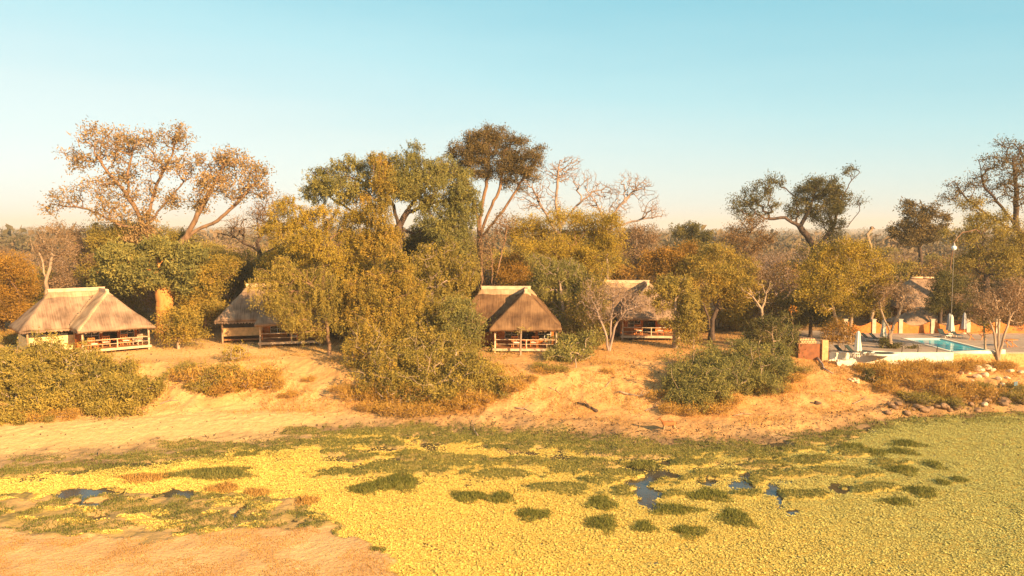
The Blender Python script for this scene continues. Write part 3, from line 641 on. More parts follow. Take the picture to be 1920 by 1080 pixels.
h4 = place_hut('fourth thatched hut from the left, standing behind the bare grey shrub', 1219, 639, -4, 3.84, tone='thatch', seed=4, halfwall='wall_brown')
g = 'veranda chairs'
chair('veranda_chair', 'orange chair with white cushion, left end of the far left hut veranda', h1, -1.9, -5.0, 15)
chair('veranda_chair', 'orange chair near the middle left of the far left hut veranda', h1, -0.6, -4.6, -10)
chair('veranda_chair', 'orange high backed chair right of the table on the far left hut veranda', h1, 1.2, -4.5, 8)
chair('veranda_chair', 'pale cushioned chair at the right corner of the far left hut veranda', h1, 2.3, -4.9, -60, mat='wood_pale')
round_table('round table between the chairs of the far left hut', h1, 0.3, -5.2)
chair('veranda_chair', 'orange red chair on the veranda of the second hut, under the weeping tree', h2, 0.3, -5.0, 10, mat='wood_red')
chair('veranda_chair', 'orange chair left of the table on the centre hut veranda', h3, -1.0, -4.8, 20)
chair('veranda_chair', 'orange chair right of the table on the centre hut veranda', h3, 0.9, -4.7, -15)
round_table('round red table between two chairs of the centre hut', h3, 0.0, -5.0)
chair('veranda_chair', 'pale cushioned chair at the right end of the centre hut veranda', h3, 2.2, -4.9, -60, mat='wood_pale')
chair('veranda_chair', 'orange chair on the left of the fourth hut veranda behind the bare shrub', h4, -1.2, -4.9, 15)
chair('veranda_chair', 'dark red chair on the right of the fourth hut veranda', h4, 1.3, -4.8, -15, mat='wood_red')

def shelter(name, label, px, py, Y, hx, hy, zE, Hr, tone, rot=0, wall=None):
    p = at(px, py, Y); g_ = hz(p.x, p.y); e = empty(name, (p.x, p.y, g_), R(rot)); tag(e, label, 'shelter')
    rf = roof_part('roof', tone, e, zE, Hr, simple=(hx, hy), seed=int(px)); rl = max(hx - hy, 0.1)
    MB().path([(-rl, 0, zE + Hr + .05), (0, 0, zE + Hr + .08), (rl, 0, zE + Hr + .05)], [0.15] * 3).build('ridge_cap', 'mortar', rf, smooth=True)
    for sx in (-1, 1):
        for sy in (-1, 1): MB().bar((sx * (hx - 0.6), sy * (hy - 0.6), -0.2), (sx * (hx - 0.6), sy * (hy - 0.6), zE + 0.3), 0.1).build('post', 'wood_post', e)
    if wall:
        MB().box(-hx + 0.7, hx - 0.7, hy - 0.8, hy - 0.7, 0, zE + 0.2).build('wall', wall, e); MB().box(-hx + 0.75, hx - 0.75, -hy + 0.7, -hy + 0.8, 0, 1.1).build('wall', wall, e)
    return e
shelter('thatched_lodge', 'large grey thatched roof far behind the pool, under the crooked branch', 1728, 560, 112, 5.6, 4.0, 3.2, 3.6, 'thatch', 0, 'wall_brown')
shelter('thatched_bar', 'low dark thatched shelter behind the orange pool wall', 1722, 600, 99, 3.2, 2.4, 2.1, 1.6, 'thatch', 5, 'wall_brown')
shelter('thatched_shelter', 'small straw roof poking out of the orange leaved tree right of the fourth hut', 1322, 560, 97, 2.6, 2.0, 2.6, 1.2, 'thatch_light', 8)

# ================================================================== pool terrace
def box_deck():
    x0, x1, y0, y1 = POOL; m = MB(); a = DECKZ - 0.12; b = DECKZ
    m.box(31.4, x0 - 0.3, 78.6, 96, a, b); m.box(x1 + 0.3, 66, 78.6, 96, a, b); m.box(x0 - 0.3, x1 + 0.3, y1 + 0.3, 96, a, b)
    o = m.build('paving', 'paving'); tag(o, 'paved pool terrace', None, None, 'structure')
    e = empty('swimming_pool', ((x0 + x1) / 2, (y0 + y1) / 2, 2.3)); tag(e, 'rectangular turquoise swimming pool with white rim on the terrace', 'pool')
    cx, cy = (x0 + x1) / 2, (y0 + y1) / 2; hx, hy = (x1 - x0) / 2, (y1 - y0) / 2; zt = DECKZ - 2.3
    c = MB(); c.box(-hx - 0.3, -hx, -hy, hy + 0.3, zt - 0.1, zt + 0.06); c.box(hx, hx + 0.3, -hy, hy + 0.3, zt - 0.1, zt + 0.06); c.box(-hx, hx, hy, hy + 0.3, zt - 0.1, zt + 0.055)
    c.build('coping', 'plaster_white', e)
    MB().box(-hx - 0.02, hx + 0.02, -hy, hy + 0.02, 0.1, zt - 0.06).build('water', 'pool_water', e)
    w = MB(); w.box(-hx - 0.3, hx + 0.3, -hy - 0.55, -hy, -0.9, zt - 0.12); w.build('front_wall', 'plaster_tan', e)
    MB().bar((-hx - 0.3, -hy - 0.25, zt - 0.08), (hx + 0.3, -hy - 0.25, zt - 0.04), 0.24, n=14).build('rounded_lip', 'plaster_white', e, smooth=True)
    b_ = MB(); b_.box(hx + 0.2, hx + 0.95, -hy - 0.5, -hy + 0.2, zt - 0.3, zt + 0.3); b_.build('corner_block', 'plaster_white', e)
box_deck()
def front_wall():
    e = empty('retaining_wall', (31.4, 78.3, 3.0)); tag(e, 'low white retaining wall along the front of the pool terrace', 'wall')
    n = 40; rs = np.random.RandomState(3); V = []; x0, x1 = 0.3, 12.7
    m = MB()
    xs = np.linspace(x0, x1, n)
    for i in range(n - 1):
        b0 = -0.9
        m.box(xs[i], xs[i + 1], -0.18, 0.3, b0, 0.83)
    m.build('wall', 'plaster_white', e)
    for x in (1.9, 7.6, 9.2, 11.1): MB().bar((x, 0, 0.83), (x + 0.05, 0, 1.45), 0.045, 0.04).build('stake', 'wood_dark', e)
front_wall()
def steps():
    e = empty('concrete_chute', (at(1592, 695, 76.6).x, 76.9, 2.15), R(-6)); tag(e, 'white sloping concrete slab with a dark arched niche below the terrace wall', 'structure')
    m = MB()
    for a, b in ((-1.15, -0.62), (0.5, 1.1)): m.add([(a, -1.9, -0.35), (b, -1.9, -0.35), (b - 0.25, 0.5, 1.15), (a + 0.15, 0.5, 1.15), (a, -1.9, -0.9), (b, -1.9, -0.9), (b - 0.25, 0.5, -0.2), (a + 0.15, 0.5, -0.2)],
        [(0, 1, 2, 3), (4, 7, 6, 5), (0, 4, 5, 1), (1, 5, 6, 2), (2, 6, 7, 3), (3, 7, 4, 0)])
    m.box(-0.95, 0.6, 0.05, 0.5, 0.55, 1.12); m.box(-1.2, 1.2, -2.15, -1.85, -0.9, -0.28); m.build('slab', 'plaster_white', e)
    MB().box(-0.63, 0.48, -0.2, 0.03, -0.3, 0.5).build('niche', 'wood_dark', e)  # dark box paints the shade inside the hollow
    MB().box(-0.28, 0.14, -0.75, -0.3, -0.4, 0.12).build('block', 'plaster_white', e)
steps()
def orange_wall():
    Yw = 93.5; pts = [1585, 1638, 1688, 1748, 1815, 1870, 1935]; X = [at(p, 600, Yw).x for p in pts]
    e = empty('garden_wall', (X[0], Yw, DECKZ)); tag(e, 'orange garden wall with dipping top edges and pale pillars behind the pool', 'wall')
    for i in range(len(X) - 1):
        a, b = X[i] - X[0] + 0.25, X[i + 1] - X[0] - 0.25; n = 12; m = MB()
        for j in range(n):
            s0 = j / n; s1 = (j + 1) / n; h0 = 1.4 - 0.55 * math.sin(math.pi * s0); h1_ = 1.4 - 0.55 * math.sin(math.pi * s1); xa = a + (b - a) * s0; xb = a + (b - a) * s1
            m.add([(xa, -0.1, -0.2), (xb, -0.1, -0.2), (xb, 0.1, -0.2), (xa, 0.1, -0.2), (xa, -0.1, h0), (xb, -0.1, h1_), (xb, 0.1, h1_), (xa, 0.1, h0)],
                  [(0, 1, 5, 4), (2, 3, 7, 6), (4, 5, 6, 7)] + ([(0, 4, 7, 3)] if j == 0 else []) + ([(1, 2, 6, 5)] if j == n - 1 else []))
        m.build('panel', 'wall_orange', e)
    for i in range(len(X)):
        x = X[i] - X[0]; m = MB(); m.box(x - 0.22, x + 0.22, -0.22, 0.22, -0.2, 1.62); m.box(x - 0.26, x + 0.26, -0.26, 0.26, 1.62, 1.7); m.build('pillar', 'pillar_pale', e)
orange_wall()
def brown_wall():
    p = onz(1545, 667, 3.5); e = empty('entrance_wall', (p.x, p.y, 3.35)); tag(e, 'short dark brown wall ending in a tall sunlit pillar left of the terrace', 'wall')
    MB().box(-2.6, -0.3, -0.1, 0.12, -0.9, 1.35).build('wall', 'wall_brown', e)
    m = MB(); m.box(-0.3, 0.3, -0.3, 0.3, -0.9, 1.75); m.build('pillar', 'plaster_tan', e)
    q = (p.x - 1.6, p.y + 0.55, 4.55); e2 = empty('firewood_stack', q); tag(e2, 'stack of cut firewood logs above the short brown wall', 'firewood')
    rs = random.Random(4)
    MB().box(-1.1, 1.1, -0.3, 0.5, -1.0, 0.0).build('base_block', 'rock_edge', e2)
    for r in range(3):
        for i in range(8 - r):
            x = -0.95 + i * 0.26 + r * 0.13; z = 0.12 + r * 0.22; MB().bar((x, -0.4 + rs.uniform(-0.06, 0.06), z), (x, 0.5, z), 0.12, n=8).build('log', 'log_end', e2)
brown_wall()
def umbrella(label, px, py, z=DECKZ, mat='canvas', hgt=2.5, s=1.0):
    p = onz(px, py, z); e = empty('parasol', (p.x, p.y, z)); tag(e, label, 'parasol', 'closed parasols round the pool')
    MB().bar((0, 0, 0), (0, 0, hgt * s + 0.1), 0.03).build('pole', 'wood_dark', e)
    MB().lathe([(0.30, 0.5), (0.34, 0.62), (0.27, 1.1), (0.20, 1.7), (0.17, 2.2), (0.10, 2.42), (0.02, 2.5)], 36, pleat=0.22, pk=6).build('canopy', mat, e, smooth=True)
    MB().lathe([(0.26, 0), (0.26, 0.08), (0.06, 0.12)], 16).build('base', 'stone_white', e); e.scale = (s, s, s)
    return e
umbrella('white closed parasol nearest the terrace wall, behind two dark loungers', 1608, 668)
umbrella('white closed parasol in the tree shade left of the small tree', 1656, 640)
umbrella('cream closed parasol between two dark loungers in front of the orange wall', 1783, 630)
umbrella('grey closed parasol just left of the cream one by the orange wall', 1779, 627, mat='canvas_grey')
umbrella('grey closed parasol beside the lit white pillar', 1807, 625, mat='canvas_grey')
def lounger(label, px, py, rz, z=DECKZ):
    p = onz(px, py, z); e = empty('sun_lounger', (p.x, p.y, z), R(rz)); tag(e, label, 'sun lounger', 'dark sun loungers on the pool terrace')
    f = MB(); f.box(-0.33, -0.28, -1.0, 0.45, 0.28, 0.34); f.box(0.28, 0.33, -1.0, 0.45, 0.28, 0.34); f.box(-0.33, 0.33, -1.03, -0.98, 0.275, 0.345); f.build('frame', 'frame_white', e)
    for x in (-0.3, 0.3):
        for y in (-0.85, 0.4): MB().box(x - 0.025, x + 0.025, y - 0.025, y + 0.025, 0, 0.28).build('leg', 'frame_white', e)
    MB().box(-0.27, 0.27, -0.97, 0.35, 0.33, 0.37).build('seat', 'mesh_dark', e)
    b = MB(); b.add([(-0.3, 0.33, 0.34), (0.3, 0.33, 0.34), (0.3, 0.95, 0.86), (-0.3, 0.95, 0.86), (-0.3, 0.37, 0.30), (0.3, 0.37, 0.30), (0.3, 0.99, 0.82), (-0.3, 0.99, 0.82)], [(0, 1, 2, 3), (7, 6, 5, 4), (3, 2, 6, 7), (0, 3, 7, 4), (1, 5, 6, 2), (0, 4, 5, 1)])
    b.build('backrest', 'mesh_dark', e); return e
lounger('left of the two dark sun loungers beside the white parasol near the terrace wall', 1583, 665, 38)
lounger('second dark sun lounger from the left, directly under the white parasol near the terrace wall', 1603, 665, 38)
lounger('third dark sun lounger, right of the white parasol near the terrace wall', 1618, 664, 38)
lounger('sun lounger in the tree shade left of the small tree', 1632, 640, 40)
lounger('second sun lounger in the tree shade beside the small tree', 1647, 640, 40)
lounger('dark sun lounger left of the cream parasol, back raised, by the orange wall', 1770, 632, 0)
lounger('dark sun lounger right of the cream parasol, back raised, by the orange wall', 1792, 632, 0)
def side_table(label, px, py):
    p = onz(px, py, DECKZ); e = empty('side_table', (p.x, p.y, DECKZ)); tag(e, label, 'table'); MB().box(-0.22, 0.22, -0.22, 0.22, 0.4, 0.44).build('tabletop', 'frame_white', e)
    for a in (-0.18, 0.18):
        for b in (-0.18, 0.18): MB().box(a - 0.02, a + 0.02, b - 0.02, b + 0.02, 0, 0.4).build('leg', 'frame_white', e)
side_table('small white side table in front of the near white parasol', 1606, 670); side_table('small white side table between the loungers by the orange wall', 1781, 632)
def trestle(label, px, py, w, mat='wood_orange', rz=0):
    p = onz(px, py, DECKZ); e = empty('picnic_table', (p.x, p.y, DECKZ), R(rz)); tag(e, label, 'table')
    t = MB()
    for i in range(4): t.box(-w / 2, w / 2, -0.4 + i * 0.2, -0.4 + i * 0.2 + 0.18, 0.72, 0.77)
    t.build('tabletop', mat, e)
    for x in (-w / 2 + 0.3, w / 2 - 0.3): MB().bar((x - 0.3, -0.3, 0), (x + 0.3, 0.3, 0.72), 0.045).bar((x + 0.3, -0.3, 0), (x - 0.3, 0.3, 0.72), 0.045).build('trestle', mat, e)
trestle('wooden trestle table with crossed legs right of the pool', 1831, 637, 1.9); trestle('small wooden table behind the bare tree at the right edge', 1893, 650, 1.4, rz=20)
def plunge():
    p = onz(1652, 664, DECKZ); e = empty('plunge_pool', (p.x, p.y, DECKZ)); tag(e, 'small round plunge pool with a low white rim on the terrace', 'pool')
    n = 32; V = []; 
    for r, z in ((1.25, 0), (1.25, 0.16), (1.0, 0.16), (1.0, 0.02)):
        for i in range(n): a = 2 * math.pi * i / n; V.append((r * 1.25 * math.cos(a), r * math.sin(a), z))
    Q = [(j * n + i, j * n + (i + 1) % n, (j + 1) * n + (i + 1) % n, (j + 1) * n + i) for j in range(3) for i in range(n)]
    MB().add(V, Q).build('rim', 'plaster_white', e, smooth=False)
    m = MB(); m.lathe([(1.0, 0.0), (1.0, 0.08)], n); o = m.build('water', 'mesh_dark', e); o.scale = (1.24, 0.99, 1)
plunge()
def folding_chair():
    p = onz(1912, 690, 3.5); e = empty('folding_chair', (p.x, p.y, hz(p.x, p.y)), R(30)); tag(e, 'dark blue folding chair at the right edge beside the pool terrace', 'chair')
    MB().bar((-0.3, -0.3, 0), (0.3, 0.3, 0.62), 0.025).bar((-0.3, 0.3, 0), (0.3, -0.3, 0.62), 0.025).build('frame', 'wood_dark', e)
    MB().box(-0.28, 0.28, -0.26, 0.26, 0.42, 0.46).build('seat', 'canvas_blue', e); MB().box(-0.28, 0.28, 0.26, 0.3, 0.6, 1.0).build('backrest', 'canvas_blue', e)
folding_chair()
def lamp():
    p = onz(1786, 628, DECKZ); e = empty('lamp_post', (p.x, 92.3, DECKZ)); tag(e, 'tall thin lamp post with a white globe behind the pool', 'lamp post')
    top = at(1786, 465, 92.3).z - DECKZ
    MB().bar((0, 0, 0), (0, 0, top - 0.2), 0.04, 0.03).build('pole', 'pole_grey', e)
    MB().lathe([(0.02, -0.3), (0.2, -0.22), (0.29, -0.02), (0.26, 0.14), (0.15, 0.26), (0.02, 0.3)], 16, c=(0, 0, top)).build('globe', 'globe', e, smooth=True)
    MB().lathe([(0.1, 0.26), (0.14, 0.34), (0.05, 0.62), (0.01, 0.64)], 10, c=(0, 0, top)).build('cap', 'pole_grey', e)
lamp()

# ================================================================== rocks
def rock_mesh(seed):
    rs = np.random.RandomState(seed); import bmesh
    bm = bmesh.new(); bmesh.ops.create_icosphere(bm, subdivisions=2, radius=1)
    ax = rs.normal(size=(9, 3)); ax /= np.linalg.norm(ax, axis=1)[:, None]; dd = rs.uniform(0.6, 0.95, 9)
    for v in bm.verts:
        c = np.array(v.co)
        for a, d in zip(ax, dd):
            k = c @ a
            if k > d: c = c - a * (k - d)
        v.co = c
    me = bpy.data.meshes.new('rock'); bm.to_mesh(me); bm.free(); return me
RM = [rock_mesh(i) for i in range(6)]
def rock(px, py, r, label, group, mat='stone_white', z=None, Y=None, flat=0.7):
    if Y is None:
        Y = hit(px, py)
    a = at(px, py, Y); me = RM[int(px * 7 + py) % 6].copy(); me.name = 'rock'; me.materials.append(MATS[mat]); o = bpy.data.objects.new('rock', me); COL.objects.link(o)
    o.location = (a.x, Y, hz(a.x, Y) + r * 0.25); o.scale = (r * 1.2, r * 0.9, r * flat); o.rotation_euler = (0.2, 0.1, px * 0.37); tag(o, label, 'rock', group); return o
BIG = [(1848, 693, .55, 'largest upright white boulder on the slope under the pool, right of the long one'), (1833, 696, .55, 'long tilted white boulder on the slope under the pool'), (1861, 696, .33, None), (1832, 708, .36, None), (1846, 706, .42, None),
       (1893, 698, .36, None), (1889, 711, .28, None), (1857, 690, .3, None), (1815, 700, .28, None), (1803, 703, .25, None), (1872, 712, .3, None), (1850, 738, .3, None), (1864, 736, .3, None), (1896, 739, .33, None), (1905, 725, .3, None),
       (1846, 768, .3, 'lone pale stone at the foot of the bank by the green water'), (1880, 722, .25, None), (1914, 700, .3, None), (1822, 716, .22, None), (1788, 706, .22, None)]
for a in BIG: rock(a[0], a[1], a[2], a[3] or 'pale boulder lying on the grassy slope under the pool', None if a[3] else 'boulders on the slope under the pool')
rr = random.Random(8)
for i in range(26):
    px = 1655 + rr.random() * 60; rock(px, 676 + (px - 1655) * 0.22 + rr.uniform(-5, 6), rr.uniform(.1, .24), 'pale rubble stone tumbled below the white terrace wall', 'rubble below the terrace wall')
for i in range(9): rock(rr.uniform(1590, 1625), rr.uniform(712, 722), rr.uniform(.14, .24), 'pale stone lying below the white concrete slab', 'stones below the concrete slab')
for i in range(34):
    px = rr.uniform(1660, 1925); rock(px, np.interp(px, [1660, 1750, 1925], [785, 775, 766]) - rr.uniform(0, 22), rr.uniform(.2, .5), 'brown rock in the dark strip at the water edge on the right', 'brown rocks at the water edge', 'stone_brown', flat=0.6)

# ================================================================== trees with their own shapes
exec_list = []
A_ = T
A_('tall_tree', 'tallest airy tree on the left with sparse pinkish brown leaf clusters', 'tree', 96,
   [[(300, 600), (300, 540), (290, 490), (278, 455)], [(278, 455), (264, 410), (238, 365), (200, 320), (180, 290)], [(278, 455), (276, 410), (292, 350), (318, 300), (330, 265)], [(262, 435), (225, 422), (165, 392), (110, 385)], [(276, 420), (310, 380), (345, 340)], [(238, 365), (240, 320), (250, 280)]],
   [(185, 262, 42, 24), (240, 270, 30, 26), (300, 258, 40, 20), (340, 262, 20, 22), (148, 290, 24, 14), (228, 318, 30, 24), (296, 305, 32, 24), (345, 318, 22, 26), (168, 348, 34, 16), (118, 372, 32, 16), (96, 392, 18, 8), (215, 375, 32, 20), (275, 360, 26, 26), (322, 372, 26, 18), (235, 405, 30, 12), (150, 310, 20, 12), (190, 400, 20, 10), (276, 415, 18, 30, 0, 2.2), (262, 440, 22, 18, 0, 2)],
   0.5, 'leaf_airy', 'bark_brown', dens=4.2, k=8, leaf=0.3, lw=0.18, sig=0.5, seed=3, rt=0.02)
A_('leaning_tree', 'airy tree leaning right with one long bare limb, right of the tallest left tree', 'tree', 94,
   [[(328, 600), (330, 520), (338, 458)], [(338, 458), (368, 432), (408, 414), (452, 408)], [(346, 448), (380, 385), (415, 320)], [(408, 414), (440, 385), (480, 340)]],
   [(432, 296, 36, 20), (468, 325, 30, 26), (405, 325, 26, 26), (450, 362, 28, 16), (494, 362, 24, 14), (384, 352, 22, 26), (372, 385, 20, 16), (425, 350, 20, 18), (380, 300, 14, 12)],
   0.46, 'leaf_airy', 'bark_brown', dens=4.4, k=9, leaf=0.3, lw=0.18, sig=0.48, seed=4, rt=0.02)
A_('leafy_tree', 'dense broad leaved tree with a fat orange trunk right of the far left hut', 'tree', 89,
   [[(309, 600), (309, 565), (302, 520)]], [(228, 484, 38, 20), (296, 474, 48, 22), (345, 492, 32, 20), (214, 515, 32, 18), (268, 520, 48, 24), (326, 526, 42, 20), (240, 535, 26, 10), (350, 530, 26, 12)],
   0.95, 'leaf_green', 'bark_orange', dens=6, k=34, leaf=0.32, lw=0.2, sig=0.38, seed=5)
A_('bare_tree', 'pale bare tree standing left behind the far left hut', 'tree', 92,
   [[(88, 580), (86, 530), (80, 490), (70, 462)], [(86, 530), (98, 480), (105, 440)]], [(75, 455, 24, 20), (108, 440, 24, 22), (95, 470, 26, 16), (130, 470, 20, 20)], 0.22, 'leaf_pink', 'bark_pale', dens=5, k=12, leaf=0.2, lw=0.09, sig=0.4, seed=6, rt=0.02)
A_('orange_bush', 'bright orange leaved bush at the left edge behind the far left hut', 'bush', 88, [[(22, 620), (22, 560)]], [(20, 500, 38, 24), (30, 545, 36, 28), (10, 575, 34, 26), (50, 590, 28, 22)], 0.2, 'leaf_orange', 'bark_brown', seed=7)
A_('airy_bush', 'pinkish dry bush between the pale bare tree and the tallest left tree', 'bush', 100, [[(150, 600), (150, 520)]], [(130, 445, 32, 18), (160, 470, 34, 26), (140, 505, 40, 28), (190, 440, 30, 20), (180, 500, 30, 30), (120, 540, 34, 26)], 0.25, 'leaf_pink', 'bark_grey', dens=5, k=26, seed=8)
A_('shadow_tree', 'dark olive tree behind the roof of the far left hut', 'tree', 99, [[(215, 600), (215, 500)]], [(195, 455, 32, 22), (235, 450, 34, 24), (180, 500, 30, 40), (225, 510, 40, 40), (250, 440, 26, 30), (300, 445, 30, 24), (350, 460, 34, 24), (380, 500, 34, 34), (330, 560, 40, 30), (370, 560, 34, 26)], 0.35, 'leaf_olive', 'bark_dark', seed=9)
A_('round_bush', 'olive bush on the sand right of the far left hut', 'bush', 81, [[(335, 655), (335, 630)]], [(330, 612, 34, 20), (352, 600, 24, 18), (318, 596, 20, 14), (360, 628, 22, 16), (310, 630, 20, 14)], 0.14, 'leaf_vine', 'bark_pale', seed=10)
A_('dry_bush', 'orange brown bush behind the round bush left of the second hut', 'bush', 90, [[(385, 620), (385, 580)]], [(372, 560, 30, 26), (400, 520, 28, 26), (360, 590, 30, 22), (395, 575, 26, 26), (420, 500, 30, 22)], 0.2, 'leaf_vine', 'bark_brown', seed=11)
A_('wide_bare_tree', 'spreading bare tree with dark limbs behind the second hut', 'tree', 108, [[(490, 560), (488, 490), (482, 455)], [(486, 475), (450, 452), (420, 430)], [(482, 455), (500, 420), (515, 390)], [(488, 480), (520, 460), (548, 452)]],
   [(470, 420, 36, 24), (512, 400, 32, 28), (520, 440, 30, 20), (438, 438, 26, 14), (490, 390, 26, 18)], 0.32, 'leaf_pink', 'bark_dark', dens=4, k=9, leaf=0.22, lw=0.08, sig=0.5, seed=12, rt=0.024)
A_('green_bush', 'dark green bush mass behind the roof of the second hut', 'bush', 98, [[(440, 600), (440, 540)]], [(400, 490, 34, 24), (440, 500, 34, 26), (480, 510, 30, 24), (420, 530, 40, 24), (470, 545, 34, 20)], 0.25, 'leaf_dark', 'bark_dark', seed=13)
# central grove
A_('forked_tree', 'big green tree with a dark forked trunk in the central grove', 'tree', 87,
   [[(742, 640), (742, 540), (745, 470), (748, 425)], [(748, 425), (738, 385), (705, 350), (650, 330)], [(748, 425), (768, 388), (800, 350), (820, 330)], [(765, 395), (810, 380), (850, 375)], [(745, 440), (690, 415), (620, 370)]],
   [(605, 330, 36, 22), (648, 308, 28, 16), (590, 352, 20, 20), (640, 352, 36, 20), (680, 330, 26, 14, 0, .6), (775, 310, 32, 26), (818, 318, 42, 26), (858, 345, 34, 30), (800, 345, 48, 34), (870, 385, 38, 42), (828, 400, 46, 32), (705, 300, 26, 14), (760, 350, 34, 26), (690, 350, 26, 20), (846, 440, 40, 26), (776, 285, 16, 18), (735, 330, 24, 24), (800, 440, 30, 18)],
   0.55, 'leaf_green', 'bark_dark', dens=6.5, k=40, leaf=0.19, lw=0.1, sig=0.36, seed=14, weep=0.7, hang=0.9)
A_('vine_tree', 'creeper covered tree with an orange top in the central grove', 'tree', 85,
   [[(708, 640), (706, 520), (712, 400), (714, 340)]], [(714, 306, 24, 22), (724, 345, 20, 34), (712, 400, 26, 34), (726, 445, 28, 34), (700, 475, 28, 34), (690, 380, 18, 20)], 0.4, 'leaf_vine', 'bark_brown', dens=7, k=36, leaf=0.18, lw=0.1, sig=0.3, seed=15, weep=0.9, hang=1.0)
A_('spreading_tree', 'yellow green spreading tree left of the creeper covered tree', 'tree', 86,
   [[(610, 645), (608, 540), (600, 460)]], [(556, 398, 32, 20), (616, 398, 42, 24), (668, 420, 40, 34), (566, 440, 42, 26), (636, 455, 48, 36), (526, 385, 18, 18), (600, 490, 40, 26), (520, 425, 24, 20), (660, 500, 36, 30), (540, 372, 20, 14)], 0.4, 'leaf_yellow', 'bark_brown', dens=5.5, k=36, leaf=0.18, lw=0.09, sig=0.34, seed=16, weep=0.8, hang=1.0)
A_('weeping_tree', 'pale olive weeping tree hanging over the second hut', 'tree', 78,
   [[(618, 660), (612, 600), (590, 540), (560, 505)], [(590, 540), (560, 520), (520, 500)]], [(530, 496, 30, 20), (516, 530, 38, 28), (506, 560, 22, 20), (548, 575, 34, 20), (568, 525, 42, 26), (600, 560, 34, 28), (545, 562, 42, 20), (622, 580, 18, 24), (555, 598, 22, 16, 0, .8), (610, 540, 26, 20), (640, 600, 16, 12, 0, .6), (590, 610, 24, 14, 0, .8)],
   0.16, 'leaf_olive', 'bark_brown', dens=6.5, k=44, leaf=0.17, lw=0.08, sig=0.3, seed=17, weep=1.1, hang=1.4)
A_('golden_tree', 'golden leaved tree above the weeping tree, over the second hut ridge', 'tree', 90, [[(545, 640), (545, 540)]], [(520, 480, 34, 22), (560, 470, 34, 20), (590, 500, 34, 24), (540, 510, 36, 22)], 0.3, 'leaf_yellow', 'bark_brown', seed=18, weep=0.5)
A_('draped_tree', 'orange leaved tree draped to the ground in the middle of the grove', 'tree', 78,
   [[(722, 690), (722, 620), (712, 540)], [(712, 540), (735, 510), (750, 480)]], [(694, 530, 34, 34), (742, 500, 34, 34), (684, 580, 32, 36), (730, 590, 40, 40), (760, 545, 34, 36), (700, 640, 34, 30), (755, 625, 36, 30), (660, 560, 22, 26)],
   0.4, 'leaf_vine', 'bark_brown', dens=6, k=36, leaf=0.18, lw=0.1, sig=0.32, seed=19, weep=1.1, hang=1.1)
A_('grove_tree', 'green tree between the draped orange tree and the centre hut', 'tree', 82,
   [[(815, 660), (812, 600), (808, 540)]], [(795, 490, 36, 24), (840, 480, 34, 26), (800, 530, 46, 30), (850, 530, 38, 34), (810, 580, 44, 32), (856, 575, 30, 28, 0, .7), (780, 560, 28, 30), (880, 500, 22, 26, 0, .7)], 0.32, 'leaf_olive', 'bark_grey', dens=6, k=36, leaf=0.18, lw=0.09, sig=0.33, seed=20, weep=0.7, hang=0.8)
A_('dark_tree', 'dark green tree in the shade behind the draped orange tree', 'tree', 92, [[(780, 640), (780, 540)]], [(760, 470, 34, 26), (790, 450, 34, 26), (830, 470, 36, 26), (870, 490, 30, 30), (740, 530, 34, 34), (800, 500, 44, 34), (660, 560, 50, 34), (640, 520, 40, 30), (600, 560, 40, 34)], 0.35, 'leaf_dark', 'bark_dark', seed=21)
A_('bank_bush', 'large green and orange bush tumbling down the bank in the centre', 'bush', 72,
   [[(800, 735), (800, 700), (810, 660)]], [(780, 645, 40, 34), (840, 650, 42, 34), (870, 690, 44, 28), (800, 690, 48, 32), (750, 685, 36, 34), (740, 722, 36, 26), (800, 735, 50, 22), (860, 725, 46, 20), (915, 708, 38, 20), (700, 700, 26, 26, 0, .7), (940, 720, 24, 12, 0, .6)],
   0.2, 'leaf_olive', 'bark_pale', dens=6.5, k=34, leaf=0.19, lw=0.1, sig=0.3, slope=True, seed=22)
A_('sprawling_bush', 'orange brown scrub bush at the foot of the bank below the central grove', 'bush', 69,
   [[(750, 765), (750, 740)]], [(700, 735, 30, 16), (750, 748, 36, 14), (800, 758, 36, 10), (860, 752, 36, 10), (720, 712, 20, 16)], 0.1, 'leaf_orange', 'bark_pale', dens=5, k=26, leaf=0.18, lw=0.08, sig=0.25, slope=True, seed=23)
A_('leaning_bush', 'green bush touching the left side of the centre hut', 'bush', 76, [[(885, 668), (880, 630)]], [(870, 600, 28, 26), (888, 625, 24, 26), (860, 640, 30, 24), (850, 590, 24, 22)], 0.12, 'leaf_green', 'bark_pale', seed=24)
A_('yellow_bush', 'orange yellow bush in front of the left roof of the centre hut', 'bush', 83, [[(850, 640), (850, 600)]], [(855, 560, 26, 20), (870, 580, 20, 14), (840, 590, 26, 20)], 0.14, 'leaf_vine', 'bark_brown', seed=25)
A_('umbrella_tree', 'tall umbrella shaped tree with a dark flat crown behind the centre hut', 'tree', 93,
   [[(906, 620), (902, 520), (900, 470), (898, 430)], [(898, 430), (892, 390), (876, 345), (862, 305)], [(900, 440), (918, 395), (938, 350), (945, 310)], [(902, 450), (940, 400), (970, 355), (985, 325)], [(898, 430), (905, 380), (915, 330), (915, 290)]],
   [(868, 276, 28, 14), (905, 258, 32, 14), (945, 260, 34, 15), (978, 288, 30, 17), (925, 280, 40, 16), (1002, 298, 18, 14), (885, 298, 32, 14), (950, 305, 40, 15), (855, 290, 18, 10), (930, 246, 20, 8), (900, 330, 24, 12, 0, .6), (868, 312, 26, 12), (935, 322, 34, 14), (985, 322, 26, 14), (960, 345, 20, 12, 0, .6)],
   0.33, 'leaf_umbrella', 'bark_brown', dens=7.5, k=30, leaf=0.2, lw=0.1, sig=0.32, seed=26, rt=0.018)
